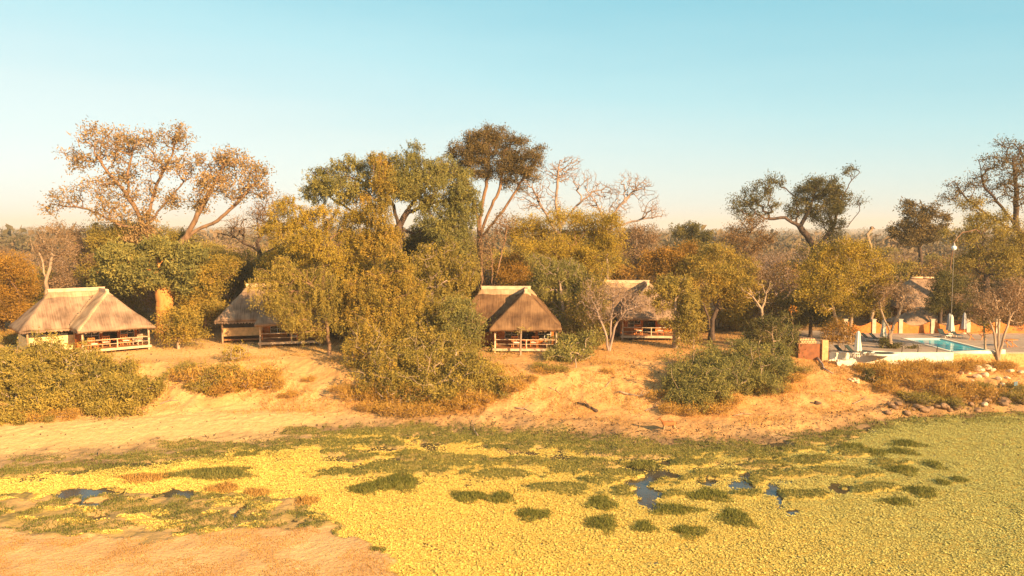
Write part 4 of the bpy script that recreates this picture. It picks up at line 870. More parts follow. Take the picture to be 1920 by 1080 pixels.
A_('slender_tree', 'thin twin stemmed tree beside the umbrella shaped tree trunk', 'tree', 91, [[(928, 620), (925, 540), (920, 470)], [(925, 540), (940, 480), (950, 430)]], [(925, 440, 22, 26), (950, 420, 24, 24), (910, 480, 16, 20)], 0.11, 'leaf_pink', 'bark_brown', dens=6, k=8, seed=27, rt=0.014)
A_('bare_tree', 'wide bare pinkish tree right of the umbrella shaped tree', 'tree', 99,
   [[(1048, 560), (1048, 480), (1050, 425)], [(1050, 425), (1042, 380), (1046, 330), (1050, 300)], [(1050, 425), (1082, 385), (1110, 360), (1145, 348)], [(1050, 440), (1020, 395), (1002, 360)]],
   [(1045, 320, 40, 22), (1090, 335, 40, 24), (1002, 345, 32, 26), (1028, 380, 36, 24), (1130, 355, 28, 18), (1075, 300, 22, 12), (985, 380, 22, 16)], 0.19, None, 'bark_grey', dens=15, k=0, seed=28, rt=0.013)
A_('bare_tree', 'low bare tree stretching right above the yellow bushes', 'tree', 97,
   [[(1142, 540), (1138, 470), (1136, 420)], [(1136, 420), (1162, 385), (1200, 345)], [(1136, 425), (1185, 415), (1240, 405)], [(1136, 420), (1120, 385), (1105, 360)]],
   [(1165, 355, 34, 24), (1200, 345, 26, 20), (1215, 380, 24, 22), (1236, 400, 20, 14), (1110, 375, 26, 22), (1150, 395, 30, 16)], 0.16, None, 'bark_grey', dens=15, k=0, seed=29, rt=0.013)
A_('yellow_tree', 'broad golden yellow tree behind the centre hut and the fourth hut', 'tree', 92,
   [[(1062, 620), (1062, 520), (1070, 460)]], [(998, 420, 38, 18), (1058, 408, 40, 18), (1116, 412, 36, 20), (1150, 440, 28, 30), (1098, 448, 46, 28), (1028, 455, 46, 28), (978, 448, 32, 24), (1128, 485, 40, 28), (1060, 490, 46, 26)], 0.4, 'leaf_yellow', 'bark_brown', dens=5, k=36, leaf=0.19, lw=0.09, sig=0.42, seed=30)
A_('olive_tree', 'dark olive weeping tree between the centre hut and the fourth hut', 'tree', 85,
   [[(1062, 640), (1056, 580), (1050, 530)], [(1062, 640), (1085, 580), (1095, 540)]], [(1022, 500, 26, 28), (1060, 505, 34, 30), (1092, 535, 32, 36), (1060, 560, 36, 34), (1096, 590, 30, 26), (1040, 595, 24, 20), (1010, 535, 20, 20), (1115, 560, 20, 30)], 0.3, 'leaf_green', 'bark_grey', dens=6, k=34, leaf=0.18, lw=0.09, sig=0.33, seed=31, weep=0.8, hang=0.8)
A_('round_orange_bush', 'round orange bush just behind the ridge of the centre hut', 'bush', 92, [[(965, 560), (965, 530)]], [(963, 492, 26, 18), (970, 515, 28, 20), (948, 510, 20, 18)], 0.12, 'leaf_orange', 'bark_grey', dens=6, seed=32, leaf=0.15)
A_('veranda_bush', 'green bush right in front of the centre hut veranda corner', 'bush', 74, [[(1080, 690), (1080, 665)]], [(1064, 648, 30, 18), (1096, 645, 28, 20), (1048, 664, 24, 14), (1112, 632, 20, 16), (1078, 668, 30, 12)], 0.12, 'leaf_green', 'bark_pale', dens=6, slope=True, seed=33, sig=0.26)
A_('dead_stem', 'pale dead stem standing in front of the centre hut veranda', 'dead tree', 76.5, [[(976, 672), (976, 640), (977, 618)]], [(978, 618, 11, 8)], 0.1, 'leaf_olive', 'bark_pale', dens=6, k=5, seed=34, sig=0.15, leaf=0.14, step=0.3)
A_('bare_shrub', 'bare greyish pink shrub tree in front of the fourth hut roof', 'shrub', 79,
   [[(1142, 658), (1134, 620), (1120, 585)], [(1146, 658), (1152, 615), (1172, 582), (1205, 572)], [(1144, 640), (1146, 600), (1150, 565)]], [(1118, 560, 28, 26), (1152, 545, 32, 22), (1182, 560, 28, 18), (1206, 568, 24, 14), (1125, 595, 24, 16), (1170, 590, 26, 12)],
   0.11, 'leaf_pink', 'bark_grey', dens=24, k=3, leaf=0.16, lw=0.05, sig=0.25, seed=35, rt=0.011, multi=True)
A_('stumpy_tree', 'olive tree with a pale trunk at the right corner of the fourth hut', 'tree', 81,
   [[(1266, 645), (1268, 605), (1266, 560)]], [(1248, 545, 26, 20), (1284, 555, 26, 24), (1238, 570, 14, 12), (1290, 595, 20, 24), (1262, 525, 24, 14), (1255, 600, 14, 20, 0, .6)], 0.26, 'leaf_olive', 'bark_pale', dens=6, seed=36, weep=0.4)
A_('low_bush', 'small olive bush at the foot of the pale trunk right of the fourth hut', 'bush', 80, [[(1300, 640), (1300, 625)]], [(1296, 620, 20, 14), (1282, 632, 14, 10)], 0.08, 'leaf_olive', 'bark_pale', seed=37)
A_('orange_tree', 'orange leaved tree with a dark twin trunk right of the fourth hut', 'tree', 87,
   [[(1334, 632), (1336, 600), (1346, 572)], [(1338, 632), (1328, 595), (1318, 568)]], [(1316, 535, 28, 18), (1356, 525, 38, 20), (1342, 555, 42, 18), (1384, 555, 24, 22), (1338, 508, 32, 14), (1395, 530, 20, 16)], 0.34, 'leaf_vine', 'bark_dark', dens=5.5, k=30, seed=38)
A_('twisted_tree', 'pale twisted dead tree between the orange tree and the big dark bush', 'dead tree', 84,
   [[(1432, 618), (1428, 580), (1410, 555), (1395, 545)], [(1428, 580), (1436, 555), (1430, 535)]], [(1405, 550, 18, 12), (1435, 540, 16, 14), (1420, 565, 18, 10)], 0.16, 'leaf_olive', 'bark_pale', dens=6, k=3, seed=39, rt=0.022)
A_('blossom_shrub', 'small shrub with bright orange blossom above the dark bushes', 'shrub', 79, [[(1487, 645), (1487, 610)]], [(1488, 583, 5, 7)], 0.04, 'leaf_blossom', 'bark_brown', dens=8, k=5, sig=0.2, seed=40, leaf=0.14)
A_('big_bush', 'big dark green bush low on the right bank, left half of the pair', 'bush', 69, [[(1302, 755), (1302, 720)]], [(1285, 700, 34, 28), (1322, 682, 36, 28), (1300, 732, 40, 28), (1340, 728, 32, 30), (1265, 728, 22, 22), (1310, 752, 36, 12)], 0.16, 'leaf_green', 'bark_pale', dens=8, k=36, leaf=0.22, lw=0.08, sig=0.26, slope=True, seed=41, hang=-0.2)
A_('big_bush', 'big dark green bush on the right bank, right half of the pair', 'bush', 71, [[(1400, 735), (1400, 700)]], [(1370, 685, 38, 30), (1412, 678, 38, 30), (1448, 695, 34, 28), (1380, 718, 38, 24), (1425, 722, 36, 22), (1466, 672, 20, 28), (1350, 700, 26, 28)], 0.16, 'leaf_green', 'bark_pale', dens=8, k=36, leaf=0.22, lw=0.08, sig=0.26, slope=True, seed=42)
A_('shady_bush', 'dark bush with pale twigs above the pair of big green bushes', 'bush', 76, [[(1450, 670), (1450, 640)]], [(1420, 635, 24, 20), (1455, 630, 28, 24), (1480, 650, 22, 24), (1440, 605, 26, 12), (1478, 612, 20, 18), (1405, 650, 16, 10)], 0.14, 'leaf_dark', 'bark_pale', dens=7, k=32, slope=True, seed=43, sig=0.26)
A_('rust_vine', 'orange creeper hanging between the creeper covered tree and the forked trunk', 'creeper', 80, [[(745, 640), (745, 560), (740, 500)]], [(742, 465, 16, 20), (738, 505, 20, 24), (755, 560, 16, 26), (700, 555, 14, 28)], 0.1, 'leaf_vine', 'bark_brown', dens=7, k=26, seed=89, weep=0.9, hang=1.0, leaf=0.16, sig=0.26)
A_('skirt_bush', 'orange draped scrub filling the foot of the draped orange tree', 'bush', 75, [[(705, 730), (705, 690)]], [(690, 660, 28, 40), (715, 700, 34, 34), (670, 640, 18, 30, 0, .7), (690, 730, 26, 16)], 0.12, 'leaf_vine', 'bark_pale', dens=6, k=30, slope=True, seed=80, weep=0.6, hang=0.8, leaf=0.17)
A_('grove_bush', 'olive bush under the grove tree left of the centre hut', 'bush', 79, [[(810, 690), (810, 650)]], [(760, 610, 34, 34), (800, 630, 38, 34), (840, 615, 30, 34), (770, 650, 34, 30)], 0.15, 'leaf_yellow', 'bark_pale', dens=6, k=30, seed=81, weep=0.4, leaf=0.17)
A_('shaded_bush', 'dark bush in the shade right of the second hut', 'bush', 88, [[(640, 650), (640, 600)]], [(620, 580, 36, 36), (660, 600, 34, 34), (690, 560, 30, 40)], 0.18, 'leaf_dark', 'bark_dark', dens=6, seed=82)
A_('twiggy_bush', 'grey twiggy bush between the centre hut and the bare shrub', 'bush', 83, [[(1108, 650), (1108, 610)]], [(1100, 580, 30, 36), (1118, 540, 24, 34), (1085, 615, 24, 18), (1125, 610, 16, 20)], 0.14, 'leaf_olive', 'bark_pale', dens=6, k=18, seed=83, leaf=0.15)
A_('undergrowth', 'orange brown undergrowth behind the twin trunk orange tree', 'bush', 96, [[(1370, 620), (1370, 590)]], [(1300, 500, 30, 24), (1350, 480, 34, 22), (1395, 500, 30, 24), (1420, 560, 30, 26), (1380, 590, 34, 12, 0, .6)], 0.2, 'leaf_vine', 'bark_brown', dens=5, seed=84)
A_('orange_mound', 'rounded orange bush mound behind the right side of the fourth hut', 'bush', 98, [[(1255, 600), (1258, 540)]], [(1235, 490, 34, 22), (1275, 480, 34, 22), (1255, 515, 46, 26), (1300, 505, 26, 24)], 0.25, 'leaf_orange', 'bark_brown', dens=5, seed=85)
A_('pinkish_tree', 'pinkish dry tree rising behind the fourth hut ridge', 'tree', 104, [[(1195, 600), (1196, 500)]], [(1180, 445, 28, 22), (1215, 440, 28, 20), (1200, 480, 36, 26)], 0.28, 'leaf_pink', 'bark_grey', dens=6, k=18, seed=86)
A_('dark_skyline_tree', 'small dark green tree on the skyline right of the wide bare trees', 'tree', 150, [[(1300, 520), (1300, 470)]], [(1275, 435, 16, 14), (1300, 440, 22, 18), (1325, 445, 14, 12), (1300, 465, 26, 14)], 0.3, 'leaf_dark', 'bark_dark', dens=3, leaf=0.3, lw=0.18, seed=87)
A_('purple_thicket', 'purplish grey leafless thicket behind the shady bush', 'bush', 95, [[(1460, 600), (1460, 560)]], [(1430, 530, 28, 24), (1470, 520, 30, 26), (1500, 540, 22, 22), (1450, 560, 34, 22)], 0.15, 'leaf_brown', 'bark_grey', dens=12, k=5, seed=88, leaf=0.16)
# right side
A_('arching_tree', 'large dark tree with a trunk arching left on the skyline at the right', 'tree', 122,
   [[(1560, 560), (1545, 500), (1525, 462), (1500, 425), (1472, 408), (1435, 410)], [(1500, 425), (1520, 390), (1530, 350)], [(1530, 470), (1560, 430), (1575, 380)], [(1560, 430), (1590, 425), (1612, 395)], [(1575, 380), (1592, 345), (1612, 322)]],
   [(1510, 365, 28, 22), (1548, 350, 26, 20), (1500, 390, 26, 16), (1568, 375, 26, 24), (1545, 405, 30, 26), (1565, 435, 20, 20, 0, .6), (1395, 372, 26, 18, 0, .45), (1425, 352, 26, 16, 0, .5), (1455, 340, 18, 14, 0, .5), (1380, 392, 20, 14, 0, .4), (1435, 380, 28, 16, 0, .5), (1405, 408, 28, 10, 0, .5), (1600, 322, 16, 12, 0, .3), (1604, 375, 16, 14, 0, .3)],
   0.7, 'leaf_dark', 'bark_dark', dens=6, k=17, leaf=0.27, lw=0.14, sig=0.42, seed=44, rt=0.024)
A_('brown_tree', 'brown sparse tree under the arching tree on its left', 'tree', 108, [[(1402, 560), (1400, 500), (1396, 460)]], [(1385, 432, 24, 16), (1415, 425, 24, 16), (1370, 448, 20, 16), (1400, 460, 32, 16), (1430, 450, 22, 18)], 0.3, 'leaf_brown', 'bark_dark', dens=4, k=22, seed=45, rt=0.022)
A_('tall_bush_tree', 'large yellow olive bushy tree left of the pool terrace', 'tree', 85,
   [[(1592, 655), (1594, 615), (1600, 575)], [(1576, 655), (1572, 610), (1560, 570)]], [(1556, 478, 34, 20), (1606, 474, 34, 22), (1640, 505, 26, 26), (1528, 508, 24, 24), (1580, 520, 46, 32), (1622, 555, 38, 26), (1538, 552, 28, 24), (1588, 572, 42, 16), (1652, 540, 18, 20), (1590, 455, 20, 12), (1510, 530, 16, 16)],
   0.26, 'leaf_yellow', 'bark_pale', dens=5.5, k=38, leaf=0.19, lw=0.1, sig=0.36, seed=46, multi=True)
A_('dark_bush', 'dark green bush left of the yellow olive bushy tree', 'bush', 90, [[(1520, 620), (1520, 580)]], [(1500, 560, 24, 20), (1530, 580, 28, 22), (1495, 590, 20, 18), (1545, 600, 24, 16), (1470, 575, 22, 16)], 0.2, 'leaf_dark', 'bark_dark', seed=47)
A_('golden_shrub', 'golden orange shrub by the brown wall and pillar', 'shrub', 79.3, [[(1572, 665), (1572, 640)]], [(1566, 612, 22, 14), (1590, 620, 18, 16), (1556, 630, 14, 12), (1580, 636, 20, 8, 0, .6)], 0.12, 'leaf_orange', 'bark_pale', dens=7, k=30, leaf=0.14, lw=0.08, sig=0.24, seed=48)
A_('terrace_tree', 'small thin leaved tree growing on the terrace left of the pool', 'tree', 83,
   [[(1669, 652), (1668, 620), (1672, 585)], [(1668, 620), (1655, 590), (1650, 565)], [(1669, 630), (1685, 590), (1692, 560)]], [(1655, 550, 22, 16), (1690, 555, 24, 18), (1672, 530, 22, 14), (1645, 572, 14, 10), (1702, 580, 14, 10)], 0.22, 'leaf_pink', 'bark_pale', dens=6, k=16, leaf=0.16, lw=0.08, sig=0.3, seed=49, rt=0.018)
A_('terrace_bush', 'low dark bush in the planting bed at the foot of the terrace tree', 'bush', 81.5, [[(1672, 658), (1672, 650)]], [(1672, 648, 24, 6), (1655, 640, 10, 6), (1710, 655, 10, 6)], 0.06, 'leaf_dark', 'bark_dark', dens=12, k=24, leaf=0.14, sig=0.16, seed=50, thick=0.4)
A_('skyline_tree', 'small dark flat topped tree on the skyline left of the lamp post', 'tree', 128, [[(1728, 560), (1726, 480), (1722, 440)]], [(1700, 385, 18, 9), (1745, 392, 18, 10), (1720, 410, 30, 12), (1768, 408, 13, 8), (1698, 428, 26, 14), (1748, 432, 30, 16), (1720, 445, 34, 16)], 0.3, 'leaf_umbrella', 'bark_dark', dens=3.6, k=30, leaf=0.3, lw=0.18, sig=0.45, seed=51)
A_('edge_tree', 'tall sparse tree with long dark branches at the right edge', 'tree', 101,
   [[(1930, 620), (1926, 500), (1915, 440)], [(1915, 440), (1880, 390), (1845, 350), (1835, 300)], [(1915, 440), (1860, 410), (1810, 370), (1790, 340)], [(1920, 420), (1905, 350), (1898, 290)]],
   [(1898, 285, 26, 24), (1862, 305, 26, 18), (1838, 335, 24, 18), (1800, 348, 24, 14), (1895, 325, 28, 26), (1828, 378, 30, 14), (1910, 365, 26, 24), (1870, 360, 26, 18), (1925, 300, 24, 34), (1780, 370, 16, 10)], 0.5, 'leaf_umbrella', 'bark_dark', dens=3.2, k=13, leaf=0.24, lw=0.12, sig=0.48, seed=52, rt=0.024)
A_('edge_olive_tree', 'olive yellow tree under the long branches at the right edge', 'tree', 99, [[(1850, 620), (1850, 520)]], [(1820, 384, 22, 12), (1838, 415, 34, 18), (1888, 425, 32, 22), (1808, 445, 30, 18), (1866, 465, 42, 20), (1915, 460, 24, 24), (1820, 490, 36, 22), (1890, 500, 40, 24)], 0.35, 'leaf_olive', 'bark_dark', dens=4.5, k=34, seed=53)
A_('hanging_tree', 'dark leaved tree hanging over the orange wall behind the lamp post', 'tree', 96, [[(1760, 625), (1764, 580), (1770, 550)]], [(1765, 555, 24, 20), (1795, 560, 28, 18), (1745, 575, 16, 12), (1815, 580, 22, 14), (1780, 530, 28, 18)], 0.25, 'leaf_dark', 'bark_dark', dens=6, seed=54)
A_('pool_tree', 'multi stemmed pale barked tree at the right end of the pool', 'tree', 78.2,
   [[(1872, 662), (1864, 625), (1848, 585)], [(1876, 662), (1884, 625), (1900, 585)], [(1874, 662), (1872, 610), (1868, 565)]], [(1836, 560, 28, 20), (1872, 545, 30, 22), (1902, 560, 24, 26), (1856, 585, 26, 16), (1828, 590, 16, 16), (1900, 530, 24, 16), (1912, 600, 14, 18), (1800, 555, 14, 14, 0, .5)],
   0.15, 'leaf_pink', 'bark_pale', dens=10, k=12, leaf=0.17, lw=0.08, sig=0.28, seed=55, rt=0.014, multi=True)
A_('pool_shrub', 'olive shrub left of the multi stemmed pool tree', 'shrub', 80.5, [[(1848, 640), (1846, 605)]], [(1838, 582, 16, 20), (1846, 605, 12, 14), (1826, 570, 12, 12)], 0.1, 'leaf_olive', 'bark_pale', dens=6, k=22, leaf=0.15, sig=0.26, seed=56)
# front left bushes
A_('front_bush', 'green bush at the left edge in front of the far left hut', 'bush', 67, [[(30, 770), (30, 730)]], [(10, 680, 40, 26), (55, 680, 38, 28), (30, 730, 50, 34), (-20, 720, 44, 36), (20, 775, 44, 18), (70, 760, 34, 20)], 0.16, 'leaf_olive', 'bark_pale', dens=7, k=34, leaf=0.2, lw=0.12, sig=0.27, slope=True, seed=57)
A_('front_bush', 'olive bush below the cream half wall of the far left hut', 'bush', 69, [[(120, 760), (120, 720)]], [(95, 668, 38, 26), (150, 675, 38, 26), (110, 715, 48, 30), (170, 705, 38, 26), (90, 752, 44, 22), (140, 755, 40, 18), (60, 700, 34, 26)], 0.16, 'leaf_olive', 'bark_pale', dens=7, k=34, leaf=0.2, lw=0.12, sig=0.27, slope=True, seed=58)
A_('front_bush', 'broad green bush lowest on the sand in front of the far left hut', 'bush', 66, [[(215, 765), (215, 730)]], [(190, 705, 36, 28), (230, 705, 38, 26), (265, 735, 34, 24), (215, 745, 48, 24), (165, 745, 34, 22), (240, 768, 38, 10), (185, 772, 30, 8)], 0.14, 'leaf_olive', 'bark_pale', dens=7, k=34, leaf=0.2, lw=0.12, sig=0.26, slope=True, seed=59)
A_('sand_bush', 'small green bush on the sand left of the yellow bush', 'bush', 70, [[(392, 742), (392, 730)]], [(388, 724, 24, 14), (405, 732, 16, 8)], 0.07, 'leaf_olive', 'bark_pale', dens=7, k=24, leaf=0.16, sig=0.22, slope=True, seed=60)
A_('sand_bush', 'yellow dry bush on the sand below the second hut', 'bush', 70.5, [[(470, 735), (470, 720)]], [(462, 712, 30, 16), (492, 716, 22, 14), (445, 722, 18, 12)], 0.07, 'leaf_yellow', 'bark_pale', dens=7, k=24, leaf=0.16, sig=0.24, slope=True, seed=61)
A_('twig_bush', 'sparse twiggy dry bush left of the second hut on the sand', 'bush', 74, [[(438, 695), (440, 680)], [(438, 690), (455, 665), (468, 645)]], [(432, 668, 16, 14), (450, 662, 14, 14)], 0.07, 'leaf_yellow', 'bark_pale', dens=9, k=10, leaf=0.14, sig=0.22, slope=True, seed=62, rt=0.018, step=0.3)
A_('slope_shrub', 'small green weed on the slope right of the white concrete slab', 'shrub', 75.5, [[(1636, 722), (1638, 712)]], [(1632, 708, 12, 9), (1644, 716, 8, 6)], 0.05, 'leaf_dark', 'bark_pale', dens=14, k=18, leaf=0.14, sig=0.18, slope=True, seed=63, step=0.3)

# ================================================================== background trees: a few kinds, each copied
def proto(seed, H, Wd, leafmat, barkmat, dens, k, leaf, lw, sig, n, shape='round', rt=0.025):
    rs = np.random.RandomState(seed); cl = []
    for i in range(n):
        a = rs.uniform(0, 2 * math.pi); r = Wd * 0.5 * rs.uniform(0.1, 0.75); z = H * (rs.uniform(0.3, 0.85) if shape == 'round' else rs.uniform(0.62, 0.9))
        rr_ = Wd * rs.uniform(0.17, 0.28); cl.append((np.array([r * math.cos(a), r * math.sin(a), z]), (rr_, rr_, rr_ * (0.75 if shape == 'round' else 0.45)), 1.0))
    fork = [0.3 * rs.normal(), 0.3 * rs.normal(), H * (0.35 if shape == 'round' else 0.5)]
    g_ = tree_mesh([[np.array([0, 0, -0.3]), np.array([0.1, 0, H * 0.2]), np.array(fork)]], cl, 0.05 * H ** 0.8, dens, k, leaf, lw, sig, rs, rt=rt)
    return g_
KINDS = [('background_tree', 'olive background tree', proto(101, 8, 8, 0, 0, 2.8, 34, .3, .18, .5, 9), 'leaf_olive', 'bark_brown'),
         ('background_tree', 'orange brown background tree', proto(102, 7, 8, 0, 0, 2.8, 34, .28, .16, .5, 9), 'leaf_orange', 'bark_brown'),
         ('background_tree', 'brown twiggy background tree', proto(103, 8.5, 8.5, 0, 0, 2.6, 24, .28, .13, .6, 9), 'leaf_brown', 'bark_grey'),
         ('background_tree', 'dark green background tree', proto(104, 9, 9, 0, 0, 2.8, 34, .32, .2, .5, 9, 'flat'), 'leaf_dark', 'bark_dark'),
         ('background_tree', 'pinkish nearly bare background tree', proto(105, 9, 9, 0, 0, 2.8, 10, .26, .12, .6, 9), 'leaf_pink', 'bark_grey'),
         ('background_tree', 'golden yellow background bush', proto(106, 6, 8, 0, 0, 2.8, 34, .28, .17, .5, 9), 'leaf_yellow', 'bark_brown'),
         ('background_tree', 'purplish brown leafless background tree', proto(107, 7, 8, 0, 0, 4.5, 6, .3, .08, .7, 10), 'leaf_brown', 'bark_grey')]
PROT = {}
def place_kind(i, x, y, s, rz, where, dist='low'):
    name, lab, geo, lm, bmk = KINDS[i]; z = hz(x, y) - 0.1
    lab = dist + ' ' + lab + ' ' + where
    if i not in PROT:
        e = make_tree(name, lab, 'tree', (0, 0, 0), geo, lm, bmk); PROT[i] = e
    else:
        src = PROT[i]; e = src.copy(); COL.objects.link(e)
        for ch in src.children:
            c = ch.copy(); COL.objects.link(c); c.parent = e
        e['label'] = lab
    e['group'] = 'background trees'
    e.location = (x, y, z); e.rotation_euler = (0, 0, rz); e.scale = (s, s, s * 1.0)
rr = random.Random(21)
MARKS = [(-200, 'at the left edge'), (60, 'beyond the pale bare tree'), (130, 'beyond the far left hut roof'), (210, 'beyond the tallest airy tree'), (310, 'beyond the fat orange trunk'), (400, 'beyond the dry bush'),
         (470, 'beyond the second hut'), (560, 'beyond the weeping tree'), (650, 'beyond the creeper covered tree'), (740, 'beyond the forked trunk'), (830, 'beyond the umbrella shaped tree'), (930, 'beyond the centre hut'), (1030, 'beyond the wide bare tree'),
         (1120, 'beyond the fourth hut'), (1210, 'beyond the stumpy olive tree'), (1290, 'beyond the twin trunk orange tree'), (1370, 'beyond the twisted dead tree'), (1450, 'beyond the arching tree'), (1540, 'beyond the yellow olive bushy tree'), (1630, 'beyond the terrace tree'),
         (1710, 'beyond the lodge roof'), (1790, 'beyond the lamp post'), (1860, 'at the right edge')]
def where_of(px):
    w = MARKS[0][1]
    for a, t in MARKS:
        if px >= a: w = t
    return w
USED = set()
for row, (Y0, n, smin, smax, rn_) in enumerate(((101, 30, .75, 1.15, 'close'), (112, 32, .85, 1.25, 'close'), (126, 34, .85, 1.3, 'farther'), (144, 36, .9, 1.3, 'farther'), (166, 38, .9, 1.3, 'distant'), (193, 42, .9, 1.3, 'distant'), (228, 44, .9, 1.35, 'distant'))):
    for i in range(n):
        px = -120 + 2160 * (i + rr.random()) / n; Y = Y0 + rr.uniform(-5, 5); q = at(px, 500, Y)
        if 1670 < px < 1775 and Y < 126: continue
        if px > 1560 and Y < 106: continue
        if px < 480 and Y < 106: smin, smax = .6, .9
        if px < 140: opts = [1, 1, 4, 4, 2, 5]
        elif px < 560: opts = [0, 1, 4, 2, 4, 5]
        elif px < 1180: opts = [0, 1, 2, 5, 0]
        elif px < 1420: opts = [1, 2, 5, 1, 3, 2, 4]
        else: opts = [2, 0, 6, 1, 2, 0, 4]
        rr.shuffle(opts); kd = opts[0]
        for o_ in opts:
            if (o_, where_of(px), rn_) not in USED: kd = o_; break
        USED.add((kd, where_of(px), rn_))
        place_kind(kd, q.x, q.y, rr.uniform(smin, smax) * (0.75 if px < 140 else 0.85 if 1230 < px < 1480 or 1600 < px < 1780 else 1), rr.uniform(0, 6.28), where_of(px), rn_)
# low scrub right behind the huts
for px, Y, kd, s in ((60, 97, 5, .5), (20, 100, 1, .6), (440, 100, 1, .55), (500, 103, 2, .5), (1000, 97, 1, .55), (1185, 100, 2, .6), (1225, 98, 1, .62), (1265, 101, 1, .65), (1300, 99, 5, .5), (1350, 98, 1, .5), (1400, 101, 6, .55), (1440, 99, 6, .5), (1480, 101, 2, .5),
                     (1220, 108, 2, .8), (1260, 112, 1, .75), (1440, 104, 6, .6), (1500, 108, 1, .6), (1540, 112, 1, .6), (1600, 118, 2, .6), (1640, 112, 0, .6), (1690, 134, 2, .7), (1830, 104, 2, .6), (1880, 106, 2, .7), (1920, 104, 1, .6), (1800, 112, 2, .7),
                     (330, 97, 1, .7), (375, 95, 0, .7), (560, 97, 0, .7), (600, 95, 5, .7), (650, 93, 0, .8), (700, 95, 1, .75), (760, 98, 0, .8), (820, 95, 5, .7), (870, 99, 1, .7), (1120, 98, 5, .7), (1080, 96, 0, .6), (1500, 96, 0, .55), (1460, 94, 2, .5), (1375, 95, 5, .5), (1310, 93, 0, .5), (160, 98, 2, .6), (0, 92, 1, .65), (250, 99, 0, .7)):
    q = at(px, 500, Y); place_kind(kd, q.x, q.y, s, px * 0.7, where_of(px))
A_('leaning_snag', 'pale leaning broken trunk among the brown trees beyond the fourth hut', 'dead tree', 112, [[(1326, 520), (1330, 480), (1340, 455)]], [(1342, 450, 10, 6)], 0.28, None, 'bark_pale', dens=4, k=0, seed=70, rt=0.05)
A_('crooked_snag', 'pale crooked dead branch arching above the pool terrace trees', 'dead tree', 97, [[(1778, 580), (1782, 500), (1788, 455), (1804, 436), (1830, 430)]], [(1838, 432, 12, 6)], 0.08, None, 'bark_brown', dens=4, k=0, seed=71, rt=0.035)
A_('white_snag', 'short pale dead tree top left of the skyline tree', 'dead tree', 106, [[(1640, 520), (1632, 460), (1626, 440), (1636, 428)]], [(1634, 430, 8, 5)], 0.22, None, 'bark_pale', dens=4, k=0, seed=72, rt=0.05)

